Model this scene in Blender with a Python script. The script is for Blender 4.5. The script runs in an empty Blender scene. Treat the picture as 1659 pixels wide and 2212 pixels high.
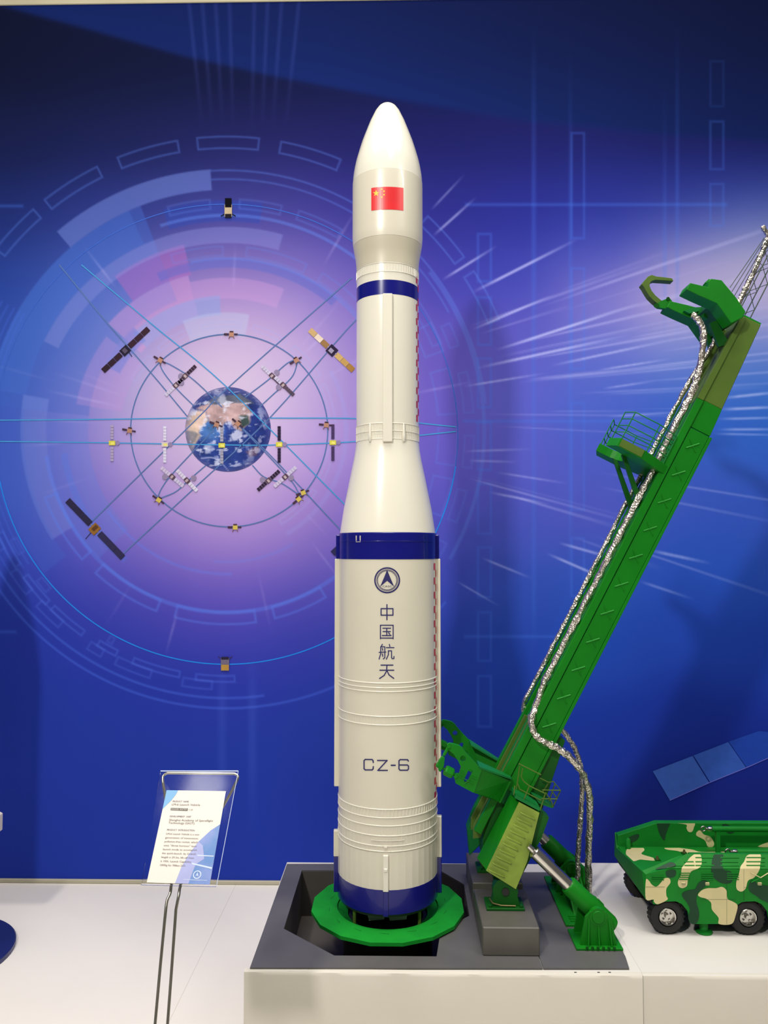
import bpy, bmesh, math, random
import numpy as np
from mathutils import Vector, Matrix
from mathutils.geometry import tessellate_polygon

# ------------------------------------------------------------------ camera
S = bpy.context.scene
col = S.collection
FPX, CX, CY, CAMH = 1660.0, 829.5, 1106.0, 1.6
YAW = math.atan(31.5 / FPX)
PITCH = math.atan(84.0 / FPX)
FW = Vector((-math.sin(YAW) * math.cos(PITCH), math.cos(YAW) * math.cos(PITCH), math.sin(PITCH)))
RT = Vector((math.cos(YAW), math.sin(YAW), 0))
UP = RT.cross(FW)
CAM = Vector((0, 0, CAMH))
cd = bpy.data.cameras.new('camera')
cd.sensor_fit = 'VERTICAL'
cd.sensor_height = 36.0
cd.sensor_width = 27.0
cd.lens = FPX / 2212.0 * 36.0
cam = bpy.data.objects.new('camera', cd)
col.objects.link(cam)
cam.matrix_world = Matrix(((RT.x, UP.x, -FW.x, CAM.x), (RT.y, UP.y, -FW.y, CAM.y), (RT.z, UP.z, -FW.z, CAM.z), (0, 0, 0, 1)))
S.camera = cam

# ------------------------------------------------------------------ light
S.view_settings.view_transform = 'Standard'
S.view_settings.look = 'None'
S.view_settings.gamma = 1.0
S.view_settings.use_curve_mapping = False
S.view_settings.exposure = 0.0
W = bpy.data.worlds.new('hall')
S.world = W
W.use_nodes = True
W.node_tree.nodes['Background'].inputs[0].default_value = (1.0, 0.95, 0.88, 1)
W.node_tree.nodes['Background'].inputs[1].default_value = 0.125


def area(name, loc, target, sx, sy, power, color=(1, 0.955, 0.885), spread=180):
    l = bpy.data.lights.new(name, 'AREA')
    l.shape = 'RECTANGLE'
    l.size, l.size_y = sx, sy
    l.energy = power
    l.color = color
    l.spread = math.radians(spread)
    o = bpy.data.objects.new(name, l)
    col.objects.link(o)
    o.location = loc
    o.rotation_euler = (Vector(target) - Vector(loc)).to_track_quat('-Z', 'Y').to_euler()
    return o


area('hall_light', (-0.1, 1.75, 6.6), (-0.1, 1.85, 0.0), 5.0, 2.4, 118, spread=100)
area('track_light', (-1.6, -1.2, 4.35), (0.2, 3.2, 1.0), 0.28, 0.28, 140)
area('track_light', (2.3, 0.1, 4.9), (0.9, 2.9, 0.6), 0.14, 0.14, 15)
area('track_light', (2.8, 0.1, 4.9), (0.9, 2.9, 0.6), 0.14, 0.14, 15)
area('track_light', (3.3, 0.1, 4.9), (0.9, 2.9, 0.6), 0.14, 0.14, 15)
area('track_light', (0.45, 0.9, 5.2), (0.0, 2.7, 2.6), 0.30, 0.30, 17)


# ------------------------------------------------------------------ helpers
def lin(c):
    return tuple(((x / 255.0) / 12.92 if x / 255.0 <= 0.04045 else ((x / 255.0 + 0.055) / 1.055) ** 2.4) for x in c)


def ray(x, y):
    return FW + RT * ((x - CX) / FPX) - UP * ((y - CY) / FPX)


def P(x, y, Y):
    d = ray(x, y)
    return CAM + d * (Y / d.y)


def PZ(x, y, z):
    d = ray(x, y)
    return CAM + d * ((z - CAMH) / d.z)


def hit(x, y, p0, n):
    d = ray(x, y)
    return CAM + d * ((p0 - CAM).dot(n) / d.dot(n))


def pcyl(x, y, ax, ay, R):
    d = ray(x, y)
    ox, oy = CAM.x - ax, CAM.y - ay
    a = d.x * d.x + d.y * d.y
    b = ox * d.x + oy * d.y
    c = ox * ox + oy * oy - R * R
    disc = max(b * b - a * c, 0.0)
    return CAM + d * ((-b - math.sqrt(disc)) / a)


def mat(name, rgb, rough=0.5, metal=0.0, var=0.06, scale=6.0, bump=0.0, bscale=60.0, coat=0.0, spec=0.5, rgb2=None):
    m = bpy.data.materials.new(name)
    m.use_nodes = True
    nt = m.node_tree
    b = nt.nodes['Principled BSDF']
    b.inputs['Roughness'].default_value = rough
    b.inputs['Metallic'].default_value = metal
    b.inputs['Specular IOR Level'].default_value = spec
    b.inputs['Coat Weight'].default_value = coat
    b.inputs['Coat Roughness'].default_value = 0.05
    tc = nt.nodes.new('ShaderNodeTexCoord')
    nz = nt.nodes.new('ShaderNodeTexNoise')
    nz.inputs['Scale'].default_value = scale
    nz.inputs['Detail'].default_value = 4.0
    nt.links.new(tc.outputs['Object'], nz.inputs['Vector'])
    rp = nt.nodes.new('ShaderNodeValToRGB')
    c = lin(rgb)
    c2 = lin(rgb2) if rgb2 else tuple(min(1, x * (1 + var)) for x in c)
    c1 = c if rgb2 else tuple(x * (1 - var) for x in c)
    rp.color_ramp.elements[0].position = 0.35
    rp.color_ramp.elements[1].position = 0.65
    rp.color_ramp.elements[0].color = (*c1, 1)
    rp.color_ramp.elements[1].color = (*c2, 1)
    nt.links.new(nz.outputs['Fac'], rp.inputs['Fac'])
    nt.links.new(rp.outputs['Color'], b.inputs['Base Color'])
    if bump > 0:
        n2 = nt.nodes.new('ShaderNodeTexNoise')
        n2.inputs['Scale'].default_value = bscale
        n2.inputs['Detail'].default_value = 3.0
        nt.links.new(tc.outputs['Object'], n2.inputs['Vector'])
        bp = nt.nodes.new('ShaderNodeBump')
        bp.inputs['Strength'].default_value = bump
        bp.inputs['Distance'].default_value = 0.002
        nt.links.new(n2.outputs['Fac'], bp.inputs['Height'])
        nt.links.new(bp.outputs['Normal'], b.inputs['Normal'])
    return m


def vcol_mat(name, rough=0.8, spec=0.04):
    m = bpy.data.materials.new(name)
    m.use_nodes = True
    nt = m.node_tree
    b = nt.nodes['Principled BSDF']
    b.inputs['Roughness'].default_value = rough
    b.inputs['Specular IOR Level'].default_value = spec
    a = nt.nodes.new('ShaderNodeVertexColor')
    a.layer_name = 'Col'
    nt.links.new(a.outputs['Color'], b.inputs['Base Color'])
    return m


M = {
    'white': mat('rocket_white', (226, 222, 208), 0.22, var=0.02, scale=3, coat=0.4),
    'white2': mat('rocket_white_matte', (214, 209, 192), 0.3, var=0.03, scale=3, coat=0.2),
    'white3': mat('rocket_stone', (198, 192, 172), 0.35, var=0.03, scale=3, coat=0.15),
    'navy': mat('rocket_navy', (14, 18, 116), 0.25, var=0.05, scale=4, coat=0.3, spec=0.3),
    'ink': mat('ink_navy', (38, 36, 96), 0.45, var=0.08, scale=30),
    'red': mat('flag_red', (216, 34, 40), 0.35, var=0.05, scale=20),
    'mred': mat('marking_red', (186, 30, 48), 0.4, var=0.1, scale=40),
    'yellow': mat('star_yellow', (250, 190, 30), 0.4, var=0.05, scale=40),
    'green': mat('paint_green', (16, 116, 22), 0.45, var=0.08, scale=7, bump=0.08, bscale=90, spec=0.18),
    'green2': mat('paint_green_teal', (18, 112, 52), 0.45, var=0.08, scale=7, bump=0.08, bscale=90, spec=0.18),
    'dgreen': mat('paint_green_dark', (18, 84, 24), 0.45, var=0.12, scale=9, bump=0.08, bscale=90, spec=0.18),
    'olive': mat('olive_green', (78, 104, 40), 0.5, var=0.1, scale=8, bump=0.08, bscale=90, spec=0.18),
    'lime': mat('lime_green', (126, 150, 52), 0.55, var=0.16, scale=16, bump=0.15, bscale=120),
    'xgreen': mat('highlight_green', (28, 134, 36), 0.4, var=0.06, scale=9, spec=0.3),  # lighter green paints a highlight along one bar of each cross
    'tgreen': mat('table_green', (16, 136, 40), 0.65, var=0.07, scale=18, bump=0.2, bscale=300, spec=0.18),
    'slot': mat('slot_shade_green', (10, 60, 22), 0.7, var=0.1, scale=20, spec=0.18),
    'grey': mat('slab_grey', (88, 87, 87), 0.42, var=0.1, scale=5, bump=0.05, bscale=60),
    'grey2': mat('block_grey', (84, 82, 76), 0.45, var=0.1, scale=9, bump=0.05, bscale=60),
    'pit': mat('pit_grey', (74, 70, 66), 0.6, var=0.12, scale=6),
    'black': mat('rubber_black', (26, 25, 26), 0.7, var=0.2, scale=30, bump=0.2, bscale=150),
    'dark': mat('dark_metal', (30, 32, 30), 0.6, var=0.2, scale=20),  # dark metal shared by pins, chassis, drum and staples
    'chrome': mat('chrome', (205, 202, 196), 0.22, 1.0, var=0.04, scale=10),
    'steel': mat('steel', (176, 172, 160), 0.3, 1.0, var=0.05, scale=10),
    'nozzle': mat('nozzle_grey', (120, 120, 124), 0.5, 0.3, var=0.1, scale=20),
    'paper': mat('plinth_white', (212, 209, 204), 0.6, var=0.025, scale=2.2, bump=0.05, bscale=8),
    'paperface': mat('plinth_face', (206, 201, 190), 0.6, var=0.03, scale=2.0, bump=0.06, bscale=6),
    'floor': mat('floor_white', (234, 229, 219), 0.38, var=0.03, scale=1.2),
    'joint': mat('floor_joint', (196, 190, 176), 0.7, var=0.05, scale=5),
    'wall': mat('wall_board', (40, 56, 130), 0.8, var=0.05, scale=3),
    'trim': mat('trim_cream', (196, 188, 160), 0.5, var=0.05, scale=4),
    'base': mat('baseboard_grey', (178, 172, 152), 0.45, var=0.05, scale=4),
    'cgreen': mat('camo_green', (20, 122, 38), 0.5, var=0.08, scale=12, spec=0.18),
    'cdark': mat('camo_dark_green', (30, 66, 44), 0.5, var=0.1, scale=14, spec=0.18),
    'cbeige': mat('camo_beige', (208, 196, 146), 0.5, var=0.05, scale=14),
    'brass': mat('brass', (118, 104, 70), 0.45, 0.7, var=0.1, scale=30),
    'cream': mat('card_white', (208, 201, 192), 0.4, var=0.02, scale=10),
    'cblue1': mat('card_sky_blue', (70, 148, 204), 0.4, var=0.05, scale=20),
    'cblue2': mat('card_blue', (30, 104, 176), 0.4, var=0.1, scale=18, rgb2=(104, 124, 190)),
    'clav': mat('card_lavender', (140, 146, 200), 0.4, var=0.06, scale=18),
    'text': mat('text_grey', (106, 98, 92), 0.6, var=0.05, scale=40),
    'textd': mat('text_dark', (66, 66, 84), 0.6, var=0.05, scale=40),
    'tbar': mat('text_bar_grey', (96, 92, 88), 0.6, var=0.05, scale=40),
    'ltext': mat('text_pale', (190, 205, 235), 0.5, var=0.03, scale=40),
    'dblue': mat('display_base_blue', (30, 40, 96), 0.35, var=0.06, scale=6),
    'wire': mat('dark_green_wire', (38, 62, 44), 0.5, var=0.1, scale=30),
    'print': vcol_mat('mural_print'),
}
# crinkled foil
fm = mat('foil', (206, 199, 190), 0.34, 1.0, var=0.22, scale=160)
nt = fm.node_tree
tc = [n for n in nt.nodes if n.type == 'TEX_COORD'][0]
vo = nt.nodes.new('ShaderNodeTexVoronoi')
vo.inputs['Scale'].default_value = 150
nt.links.new(tc.outputs['Object'], vo.inputs['Vector'])
bp = nt.nodes.new('ShaderNodeBump')
bp.inputs['Strength'].default_value = 0.7
bp.inputs['Distance'].default_value = 0.0035
nt.links.new(vo.outputs['Distance'], bp.inputs['Height'])
nt.links.new(bp.outputs['Normal'], nt.nodes['Principled BSDF'].inputs['Normal'])
M['foil'] = fm
# clear acrylic
am = bpy.data.materials.new('clear_acrylic')
am.use_nodes = True
nt = am.node_tree
b = nt.nodes['Principled BSDF']
b.inputs['Roughness'].default_value = 0.04
b.inputs['IOR'].default_value = 1.055
b.inputs['Transmission Weight'].default_value = 1.0
b.inputs['Base Color'].default_value = (0.97, 0.98, 1.0, 1)
nz = nt.nodes.new('ShaderNodeTexNoise')
nz.inputs['Scale'].default_value = 30
mr = nt.nodes.new('ShaderNodeMapRange')
mr.inputs['To Min'].default_value = 0.05
mr.inputs['To Max'].default_value = 0.12
nt.links.new(nz.outputs['Fac'], mr.inputs['Value'])
nt.links.new(mr.outputs['Result'], b.inputs['Roughness'])
M['acrylic'] = am

ORG = {}


def thing(name, label, cat, loc, group=None):
    o = bpy.data.objects.new(name, None)
    o.empty_display_size = 0.05
    col.objects.link(o)
    o.location = loc
    o['label'] = label
    o['category'] = cat
    if group:
        o['group'] = group
    ORG[o] = Vector(loc)
    return o


def tag(o, label, cat, group=None):
    o['label'] = label
    o['category'] = cat
    if group:
        o['group'] = group
    return o


def mk(name, vs, fs, m, parent=None, smooth=None, bevel=0.0, recalc=True, label=None, kind=None):
    org = ORG.get(parent, Vector((0, 0, 0))) if parent else Vector((0, 0, 0))
    me = bpy.data.meshes.new(name)
    me.from_pydata([tuple(Vector(v) - org) for v in vs], [], fs)
    if recalc or bevel > 0:
        bm = bmesh.new()
        bm.from_mesh(me)
        bmesh.ops.recalc_face_normals(bm, faces=bm.faces)
        if bevel > 0:
            es = [e for e in bm.edges if len(e.link_faces) == 2 and e.calc_face_angle(0) > 0.5]
            bmesh.ops.bevel(bm, geom=es, offset=bevel, segments=1, affect='EDGES', clamp_overlap=True)
        bm.to_mesh(me)
        bm.free()
    if smooth is not None:
        me.polygons.foreach_set('use_smooth', [True] * len(me.polygons))
        me.set_sharp_from_angle(angle=math.radians(smooth))
    me.materials.append(M[m] if isinstance(m, str) else m)
    o = bpy.data.objects.new(name, me)
    col.objects.link(o)
    if parent:
        o.parent = parent
        ORG[o] = org
    else:
        ORG[o] = Vector((0, 0, 0))
    if label:
        o['label'] = label
    if kind:
        o['kind'] = kind
    return o


class MB:
    def __init__(s):
        s.v, s.f = [], []

    def add(s, vs, fs):
        n = len(s.v)
        s.v += [Vector(p) for p in vs]
        s.f += [tuple(i + n for i in f) for f in fs]
        return s

    def obox(s, c, ax, ay, az):
        c, ax, ay, az = Vector(c), Vector(ax), Vector(ay), Vector(az)
        vs = [c + ax * i + ay * j + az * k for i in (-1, 1) for j in (-1, 1) for k in (-1, 1)]
        return s.add(vs, [(0, 1, 3, 2), (4, 6, 7, 5), (0, 4, 5, 1), (2, 3, 7, 6), (0, 2, 6, 4), (1, 5, 7, 3)])

    def box(s, lo, hi):
        lo, hi = Vector(lo), Vector(hi)
        h = (hi - lo) / 2
        return s.obox(lo + h, (h.x, 0, 0), (0, h.y, 0), (0, 0, h.z))

    def loft(s, a, b):
        n = len(a)
        vs = list(a) + list(b)
        fs = [tuple(range(n)), tuple(range(2 * n - 1, n - 1, -1))]
        fs += [(i, n + i, n + (i + 1) % n, (i + 1) % n) for i in range(n)]
        return s.add(vs, fs)

    def prism(s, pts, off):
        off = Vector(off)
        return s.loft([Vector(p) for p in pts], [Vector(p) + off for p in pts])

    def holed(s, outer, holes, off):
        off = Vector(off)
        polys = [[Vector(p) for p in outer]] + [[Vector(p) for p in h] for h in holes]
        tri = tessellate_polygon(polys)
        flat = [p for q in polys for p in q]
        n = len(flat)
        fs = [tuple(t) for t in tri] + [tuple(n + i for i in reversed(t)) for t in tri]
        k = 0
        for q in polys:
            m = len(q)
            fs += [(k + i, k + (i + 1) % m, n + k + (i + 1) % m, n + k + i) for i in range(m)]
            k += m
        return s.add(flat + [p + off for p in flat], fs)

    def tube(s, path, r, n=8, closed=False, rnd=None, amp=0.0):
        path = [Vector(p) for p in path]
        k = len(path)
        rs = r if isinstance(r, (list, tuple)) else [r] * k
        vs, fs = [], []
        prev = None
        for i, p in enumerate(path):
            if closed:
                t = path[(i + 1) % k] - path[i - 1]
            else:
                t = path[min(i + 1, k - 1)] - path[max(i - 1, 0)]
            t.normalize()
            if prev is None:
                a = Vector((0, 1, 0)) if abs(t.y) < 0.9 else Vector((1, 0, 0))
                prev = (a - t * a.dot(t)).normalized()
            else:
                prev = (prev - t * prev.dot(t)).normalized()
            q = t.cross(prev)
            for j in range(n):
                w = 2 * math.pi * j / n
                rr = rs[i] * (1 + (rnd.uniform(-amp, amp) if rnd else 0))
                vs.append(p + (prev * math.cos(w) + q * math.sin(w)) * rr)
        for i in range(k if closed else k - 1):
            a, b2 = i * n, ((i + 1) % k) * n
            for j in range(n):
                fs.append((a + j, a + (j + 1) % n, b2 + (j + 1) % n, b2 + j))
        if not closed:
            fs.append(tuple(range(n - 1, -1, -1)))
            fs.append(tuple(range((k - 1) * n, k * n)))
        return s.add(vs, fs)

    def cyl(s, p0, p1, r0, r1=None, n=24):
        return s.tube([p0, p1], [r0, r0 if r1 is None else r1], n)

    def lathe(s, prof, cx, cy, n=64, cap=True):
        vs, fs = [], []
        for r, z in prof:
            for j in range(n):
                w = 2 * math.pi * (j + 0.5) / n
                vs.append((cx + r * math.cos(w), cy + r * math.sin(w), z))
        for i in range(len(prof) - 1):
            for j in range(n):
                fs.append((i * n + j, i * n + (j + 1) % n, (i + 1) * n + (j + 1) % n, (i + 1) * n + j))
        if cap:
            fs.append(tuple(range(n - 1, -1, -1)))
            k = (len(prof) - 1) * n
            fs.append(tuple(range(k, k + n)))
        return s.add(vs, fs)

    def torus(s, c, R, r, n=64, m=8, z=0.0):
        return s.tube([(c[0] + R * math.cos(2 * math.pi * i / n), c[1] + R * math.sin(2 * math.pi * i / n), z) for i in range(n)], r, m, closed=True)

    def build(s, name, m, parent=None, smooth=None, bevel=0.0, **k):
        return mk(name, s.v, s.f, m, parent, smooth, bevel, **k)


def spline(pts, n=8):
    pts = [Vector(p) for p in pts]
    q = [pts[0] * 2 - pts[1]] + pts + [pts[-1] * 2 - pts[-2]]
    out = []
    for i in range(1, len(q) - 2):
        a, b2, c, d = q[i - 1], q[i], q[i + 1], q[i + 2]
        for k in range(n):
            t = k / n
            out.append(0.5 * ((2 * b2) + (c - a) * t + (2 * a - 5 * b2 + 4 * c - d) * t * t + (3 * b2 - a - 3 * c + d) * t ** 3))
    out.append(pts[-1])
    return out


def blob(pts, n=5):
    """closed smooth outline through 2D points"""
    k = len(pts)
    out = []
    for i in range(k):
        a, b2, c, d = (Vector((*pts[(i + j - 1) % k], 0)) for j in range(4))
        for j in range(n):
            t = j / n
            p = 0.5 * ((2 * b2) + (c - a) * t + (2 * a - 5 * b2 + 4 * c - d) * t * t + (3 * b2 - a - 3 * c + d) * t ** 3)
            out.append((p.x, p.y))
    return out


def clip(poly, f):
    """keep the side of a 2D polygon where f(p) >= 0"""
    out = []
    for i in range(len(poly)):
        a, b2 = poly[i], poly[(i + 1) % len(poly)]
        fa, fb = f(a), f(b2)
        if fa >= 0:
            out.append(a)
        if (fa >= 0) != (fb >= 0):
            t = fa / (fa - fb)
            out.append((a[0] + (b2[0] - a[0]) * t, a[1] + (b2[1] - a[1]) * t))
    return out


YW = 3.77          # the printed wall
ZS = 0.385         # top of the launch pad slab
ZP = 0.379         # top of the plinths
YC = 2.66          # plane of rocket axis and erector
AX = -0.038        # rocket axis

# ------------------------------------------------------------------ the setting
fl = MB().box((-4.2, -2.5, -0.05), (4.2, YW + 0.02, -0.0011)).build('floor', 'joint', kind='structure')
JX = PZ(506, 1918, 0).x
xs = [JX - 2.44, JX - 1.22, JX, JX + 1.22, JX + 2.44, JX + 3.66]
for i in range(len(xs) - 1):
    for y0, y1 in ((-2.4, 0.3), (0.3, 2.03), (2.03, YW - 0.012)):
        MB().box((xs[i] + 0.0005, y0 + 0.0005, -0.0011), (xs[i + 1] - 0.0005, y1 - 0.0005, 0)).build('floor_panel', 'floor', fl, bevel=0.0003)
zt = P(300, 8.5, YW).z
wb = MB().box((-4.2, YW + 0.006, 0), (4.2, YW + 0.12, zt + 0.02)).build('wall_back', 'wall', kind='structure')
MB().box((-4.2, YW - 0.012, 0.0), (4.2, YW + 0.006, 0.017)).build('baseboard_back', 'base', kind='structure', bevel=0.002)
MB().box((-4.2, YW - 0.006, zt), (4.2, YW + 0.12, zt + 0.25)).build('trim_1', 'trim', kind='structure', bevel=0.003)

# ------------------------------------------------------------------ mural print
MC = (490.0, 930.0)
ctrl = []


def cp(x, *rows):
    for y, c in rows:
        ctrl.append((x, y, *c))


cp(-60, (100, (18, 24, 58)), (300, (22, 30, 75)), (450, (28, 42, 105)), (600, (34, 58, 138)), (750, (42, 72, 158)), (900, (48, 78, 172)), (1050, (50, 82, 178)), (1200, (42, 64, 160)), (1350, (34, 52, 148)), (1500, (34, 52, 148)), (1700, (34, 53, 150)), (1900, (34, 53, 148)))
cp(60, (150, (18, 25, 62)), (320, (24, 32, 80)), (460, (33, 46, 115)), (600, (44, 68, 148)), (750, (52, 78, 160)), (900, (62, 84, 172)), (1050, (62, 82, 174)), (1200, (54, 70, 168)), (1350, (38, 56, 154)), (1550, (35, 55, 151)), (1800, (35, 55, 150)))
cp(200, (150, (18, 26, 66)), (300, (26, 33, 85)), (450, (40, 50, 125)), (560, (62, 82, 160)), (700, (90, 108, 182)), (820, (124, 120, 190)), (930, (138, 122, 196)), (1050, (122, 106, 190)), (1150, (96, 90, 185)), (1280, (62, 65, 165)), (1400, (42, 56, 156)), (1550, (36, 56, 152)), (1700, (35, 55, 151)), (1880, (35, 55, 150)))
cp(330, (150, (19, 27, 70)), (300, (30, 35, 92)), (450, (52, 60, 135)), (600, (108, 98, 170)), (720, (160, 140, 190)), (850, (196, 178, 206)), (970, (192, 170, 208)), (1080, (160, 132, 196)), (1200, (112, 94, 184)), (1330, (66, 64, 166)), (1480, (40, 55, 155)), (1700, (36, 56, 152)))
cp(490, (150, (20, 28, 74)), (300, (34, 36, 98)), (440, (60, 62, 140)), (560, (108, 92, 166)), (650, (160, 130, 184)), (740, (196, 172, 202)), (830, (210, 196, 213)), (960, (208, 190, 216)), (1060, (196, 166, 208)), (1150, (158, 126, 194)), (1250, (112, 90, 182)), (1350, (68, 63, 166)), (1480, (42, 55, 156)), (1650, (36, 56, 152)), (1850, (35, 55, 150)))
cp(640, (150, (22, 30, 80)), (300, (36, 36, 102)), (430, (62, 58, 140)), (560, (110, 95, 172)), (680, (165, 140, 192)), (800, (194, 174, 208)), (950, (192, 168, 212)), (1080, (166, 134, 197)), (1180, (128, 104, 185)), (1300, (80, 72, 170)), (1420, (48, 58, 158)), (1600, (37, 57, 152)), (1850, (35, 55, 150)))
cp(770, (150, (22, 30, 84)), (300, (34, 34, 105)), (450, (55, 52, 140)), (600, (92, 80, 165)), (720, (130, 108, 180)), (850, (146, 122, 189)), (980, (146, 119, 194)), (1100, (122, 98, 185)), (1220, (90, 80, 175)), (1350, (56, 62, 162)), (1500, (39, 57, 153)), (1750, (34, 53, 149)))
cp(950, (150, (20, 32, 92)), (300, (32, 34, 108)), (450, (45, 45, 135)), (600, (64, 60, 155)), (750, (94, 78, 168)), (880, (100, 85, 180)), (1000, (96, 82, 180)), (1120, (80, 78, 176)), (1250, (60, 70, 169)), (1400, (42, 65, 162)), (1550, (36, 59, 157)), (1800, (32, 50, 146)))
cp(1110, (100, (18, 30, 86)), (300, (34, 36, 115)), (450, (44, 48, 145)), (600, (60, 65, 165)), (720, (90, 85, 178)), (850, (90, 92, 188)), (1000, (86, 88, 185)), (1150, (69, 82, 178)), (1300, (48, 78, 173)), (1450, (36, 67, 165)), (1650, (32, 56, 153)), (1850, (31, 49, 144)))
cp(1300, (100, (17, 28, 80)), (280, (32, 36, 112)), (420, (42, 50, 145)), (540, (62, 72, 172)), (640, (128, 116, 190)), (760, (95, 105, 192)), (880, (72, 95, 190)), (1000, (76, 88, 185)), (1120, (80, 85, 182)), (1250, (48, 82, 178)), (1400, (36, 72, 172)), (1600, (30, 56, 155)), (1850, (26, 39, 124)))  # lowest rows from here rightward darkened, shadow put into the print
cp(1480, (100, (17, 26, 72)), (280, (28, 32, 100)), (400, (38, 48, 140)), (500, (66, 80, 174)), (590, (170, 156, 198)), (680, (180, 160, 200)), (770, (95, 118, 195)), (900, (52, 90, 186)), (1050, (62, 86, 181)), (1200, (42, 80, 178)), (1350, (36, 70, 170)), (1550, (30, 54, 152)), (1700, (26, 40, 126)), (1850, (24, 34, 112)))
cp(1600, (60, (16, 23, 64)), (280, (26, 30, 94)), (390, (37, 50, 142)), (480, (92, 112, 186)), (560, (188, 178, 200)), (640, (192, 174, 200)), (720, (120, 130, 195)), (800, (54, 106, 190)), (950, (46, 94, 186)), (1100, (52, 82, 179)), (1250, (40, 78, 176)), (1400, (33, 66, 167)), (1600, (29, 50, 148)), (1700, (25, 38, 120)), (1850, (23, 33, 108)))
cp(1760, (60, (16, 22, 60)), (280, (25, 29, 90)), (400, (38, 52, 145)), (480, (100, 120, 188)), (560, (190, 180, 200)), (640, (192, 172, 200)), (720, (120, 130, 195)), (850, (46, 98, 188)), (1100, (50, 80, 178)), (1400, (32, 62, 164)), (1700, (25, 38, 120)), (1850, (23, 33, 108)))
ctrl = np.array(ctrl, dtype=np.float32)


def arc_y(x):
    return np.interp(x, [-200, 0, 200, 400, 600, 830, 1150, 1430, 1659, 1900], [-50, 12, 66, 122, 166, 210, 263, 291, 305, 316])


def base_col(x, y):
    num = np.zeros((*x.shape, 3), np.float32)
    den = np.zeros(x.shape, np.float32)
    for c in ctrl:
        d2 = (x - c[0]) ** 2 / (2 * 82.0 ** 2) + (y - c[1]) ** 2 / (2 * 66.0 ** 2)
        w = np.exp(-np.minimum(d2, 60.0)) + 1e-9
        den += w
        num += w[..., None] * c[2:5]
    rgb = num / den[..., None]
    d = y - arc_y(x)
    a = 1 / (1 + np.exp(np.clip(d / 3.0, -30, 30)))
    g = np.clip(-d / 300.0, 0, 1)[..., None]
    xx = np.clip((x - 700.0) / 900.0, 0, 1)[..., None]
    topc = (1 - g) * np.array([22, 43, 116]) + g * np.array([18, 30, 86])
    topc = topc * (1 - 0.22 * xx)
    dk = np.exp(-np.clip(d, 0, 500) / 130.0) * (1 - a)
    rgb = rgb * (1 - 0.10 * dk[..., None])
    k = 0.80 + 0.20 * np.clip((y - 120.0) / 520.0, 0, 1)[..., None]  # top of the print painted darker to offset stronger lamp light there
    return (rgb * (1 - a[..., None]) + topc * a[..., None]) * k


def sm(d, w=1.3):
    return np.clip(0.5 - d / (2 * w), 0, 1)


def over(img, a, c):
    img[...] = img * (1 - a[..., None]) + np.array(c, np.float32) * a[..., None]


GX = np.concatenate([np.arange(-760, -20, 10), np.arange(-20, 1680, 2.5), np.arange(1680, 2440, 10)]).astype(np.float32)
GY = np.arange(-40, 1912, 2.5, dtype=np.float32)
gx, gy = np.meshgrid(GX, GY)
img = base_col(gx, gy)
dx, dy = gx - MC[0], gy - MC[1]
rr = np.sqrt(dx * dx + dy * dy)
th = np.degrees(np.arctan2(dx, -dy))      # clockwise from straight up


def angd(a0, a1):
    mid, half = (a0 + a1) / 2, (a1 - a0) / 2
    d = np.abs((th - mid + 180) % 360 - 180) - half
    return d * math.pi / 180 * rr


def sector(r0, r1, a0, a1, c, al, w=1.6):
    d = np.maximum(np.maximum(r0 - rr, rr - r1), angd(a0, a1))
    over(img, sm(d, w) * al, c)


def sector_o(r0, r1, a0, a1, c, al, t=3.0):
    d = np.maximum(np.maximum(r0 - rr, rr - r1), angd(a0, a1))
    over(img, sm(np.abs(d + t / 2) - t / 2, 1.5) * al, c)


def arc(r, a0, a1, c, al, t=3.0):
    sector(r - t / 2, r + t / 2, a0, a1, c, al)


def rect(x0, y0, x1, y1, c, al, w=1.6):
    d = np.maximum(np.maximum(x0 - gx, gx - x1), np.maximum(y0 - gy, gy - y1))
    over(img, sm(d, w) * al, c)


def rect_o(x0, y0, x1, y1, c, al, t=5.0):
    d = np.maximum(np.maximum(x0 - gx, gx - x1), np.maximum(y0 - gy, gy - y1))
    over(img, sm(np.abs(d + t / 2) - t / 2, 1.8) * al, c)


LB = (92, 128, 214)
over(img, 0.24 * np.exp(-(rr / 250.0) ** 2), (206, 166, 194))
# tinted ring blocks
sector(300, 520, -84, -21, (66, 104, 190), 0.36)
sector(440, 520, -80, -24, (70, 112, 196), 0.25)
sector(345, 412, -36, -13, (178, 96, 172), 0.42)
sector(250, 345, -48, -14, (214, 146, 196), 0.40)
sector(285, 330, -14, 22, (206, 150, 200), 0.30)
sector(230, 330, -80, -52, (190, 140, 200), 0.30)
sector(250, 292, -44, -3, (128, 150, 206), 0.50)
sector(262, 300, -62, -42, (98, 116, 198), 0.45)
sector(205, 255, -22, 11, (176, 186, 212), 0.40)
sector(452, 497, -16, 9, (40, 66, 160), 0.42)
sector(405, 440, -64, 16, (132, 136, 200), 0.38)
sector(352, 372, -24, 40, (84, 96, 180), 0.45)
sector(520, 565, -40.5, -3.6, (104, 122, 192), 0.55)
sector(390, 446, -122, -80, (124, 140, 208), 0.38)
sector(300, 390, -135, -84, (96, 124, 206), 0.28)
sector(440, 500, -128, -84, (70, 104, 194), 0.26)
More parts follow.
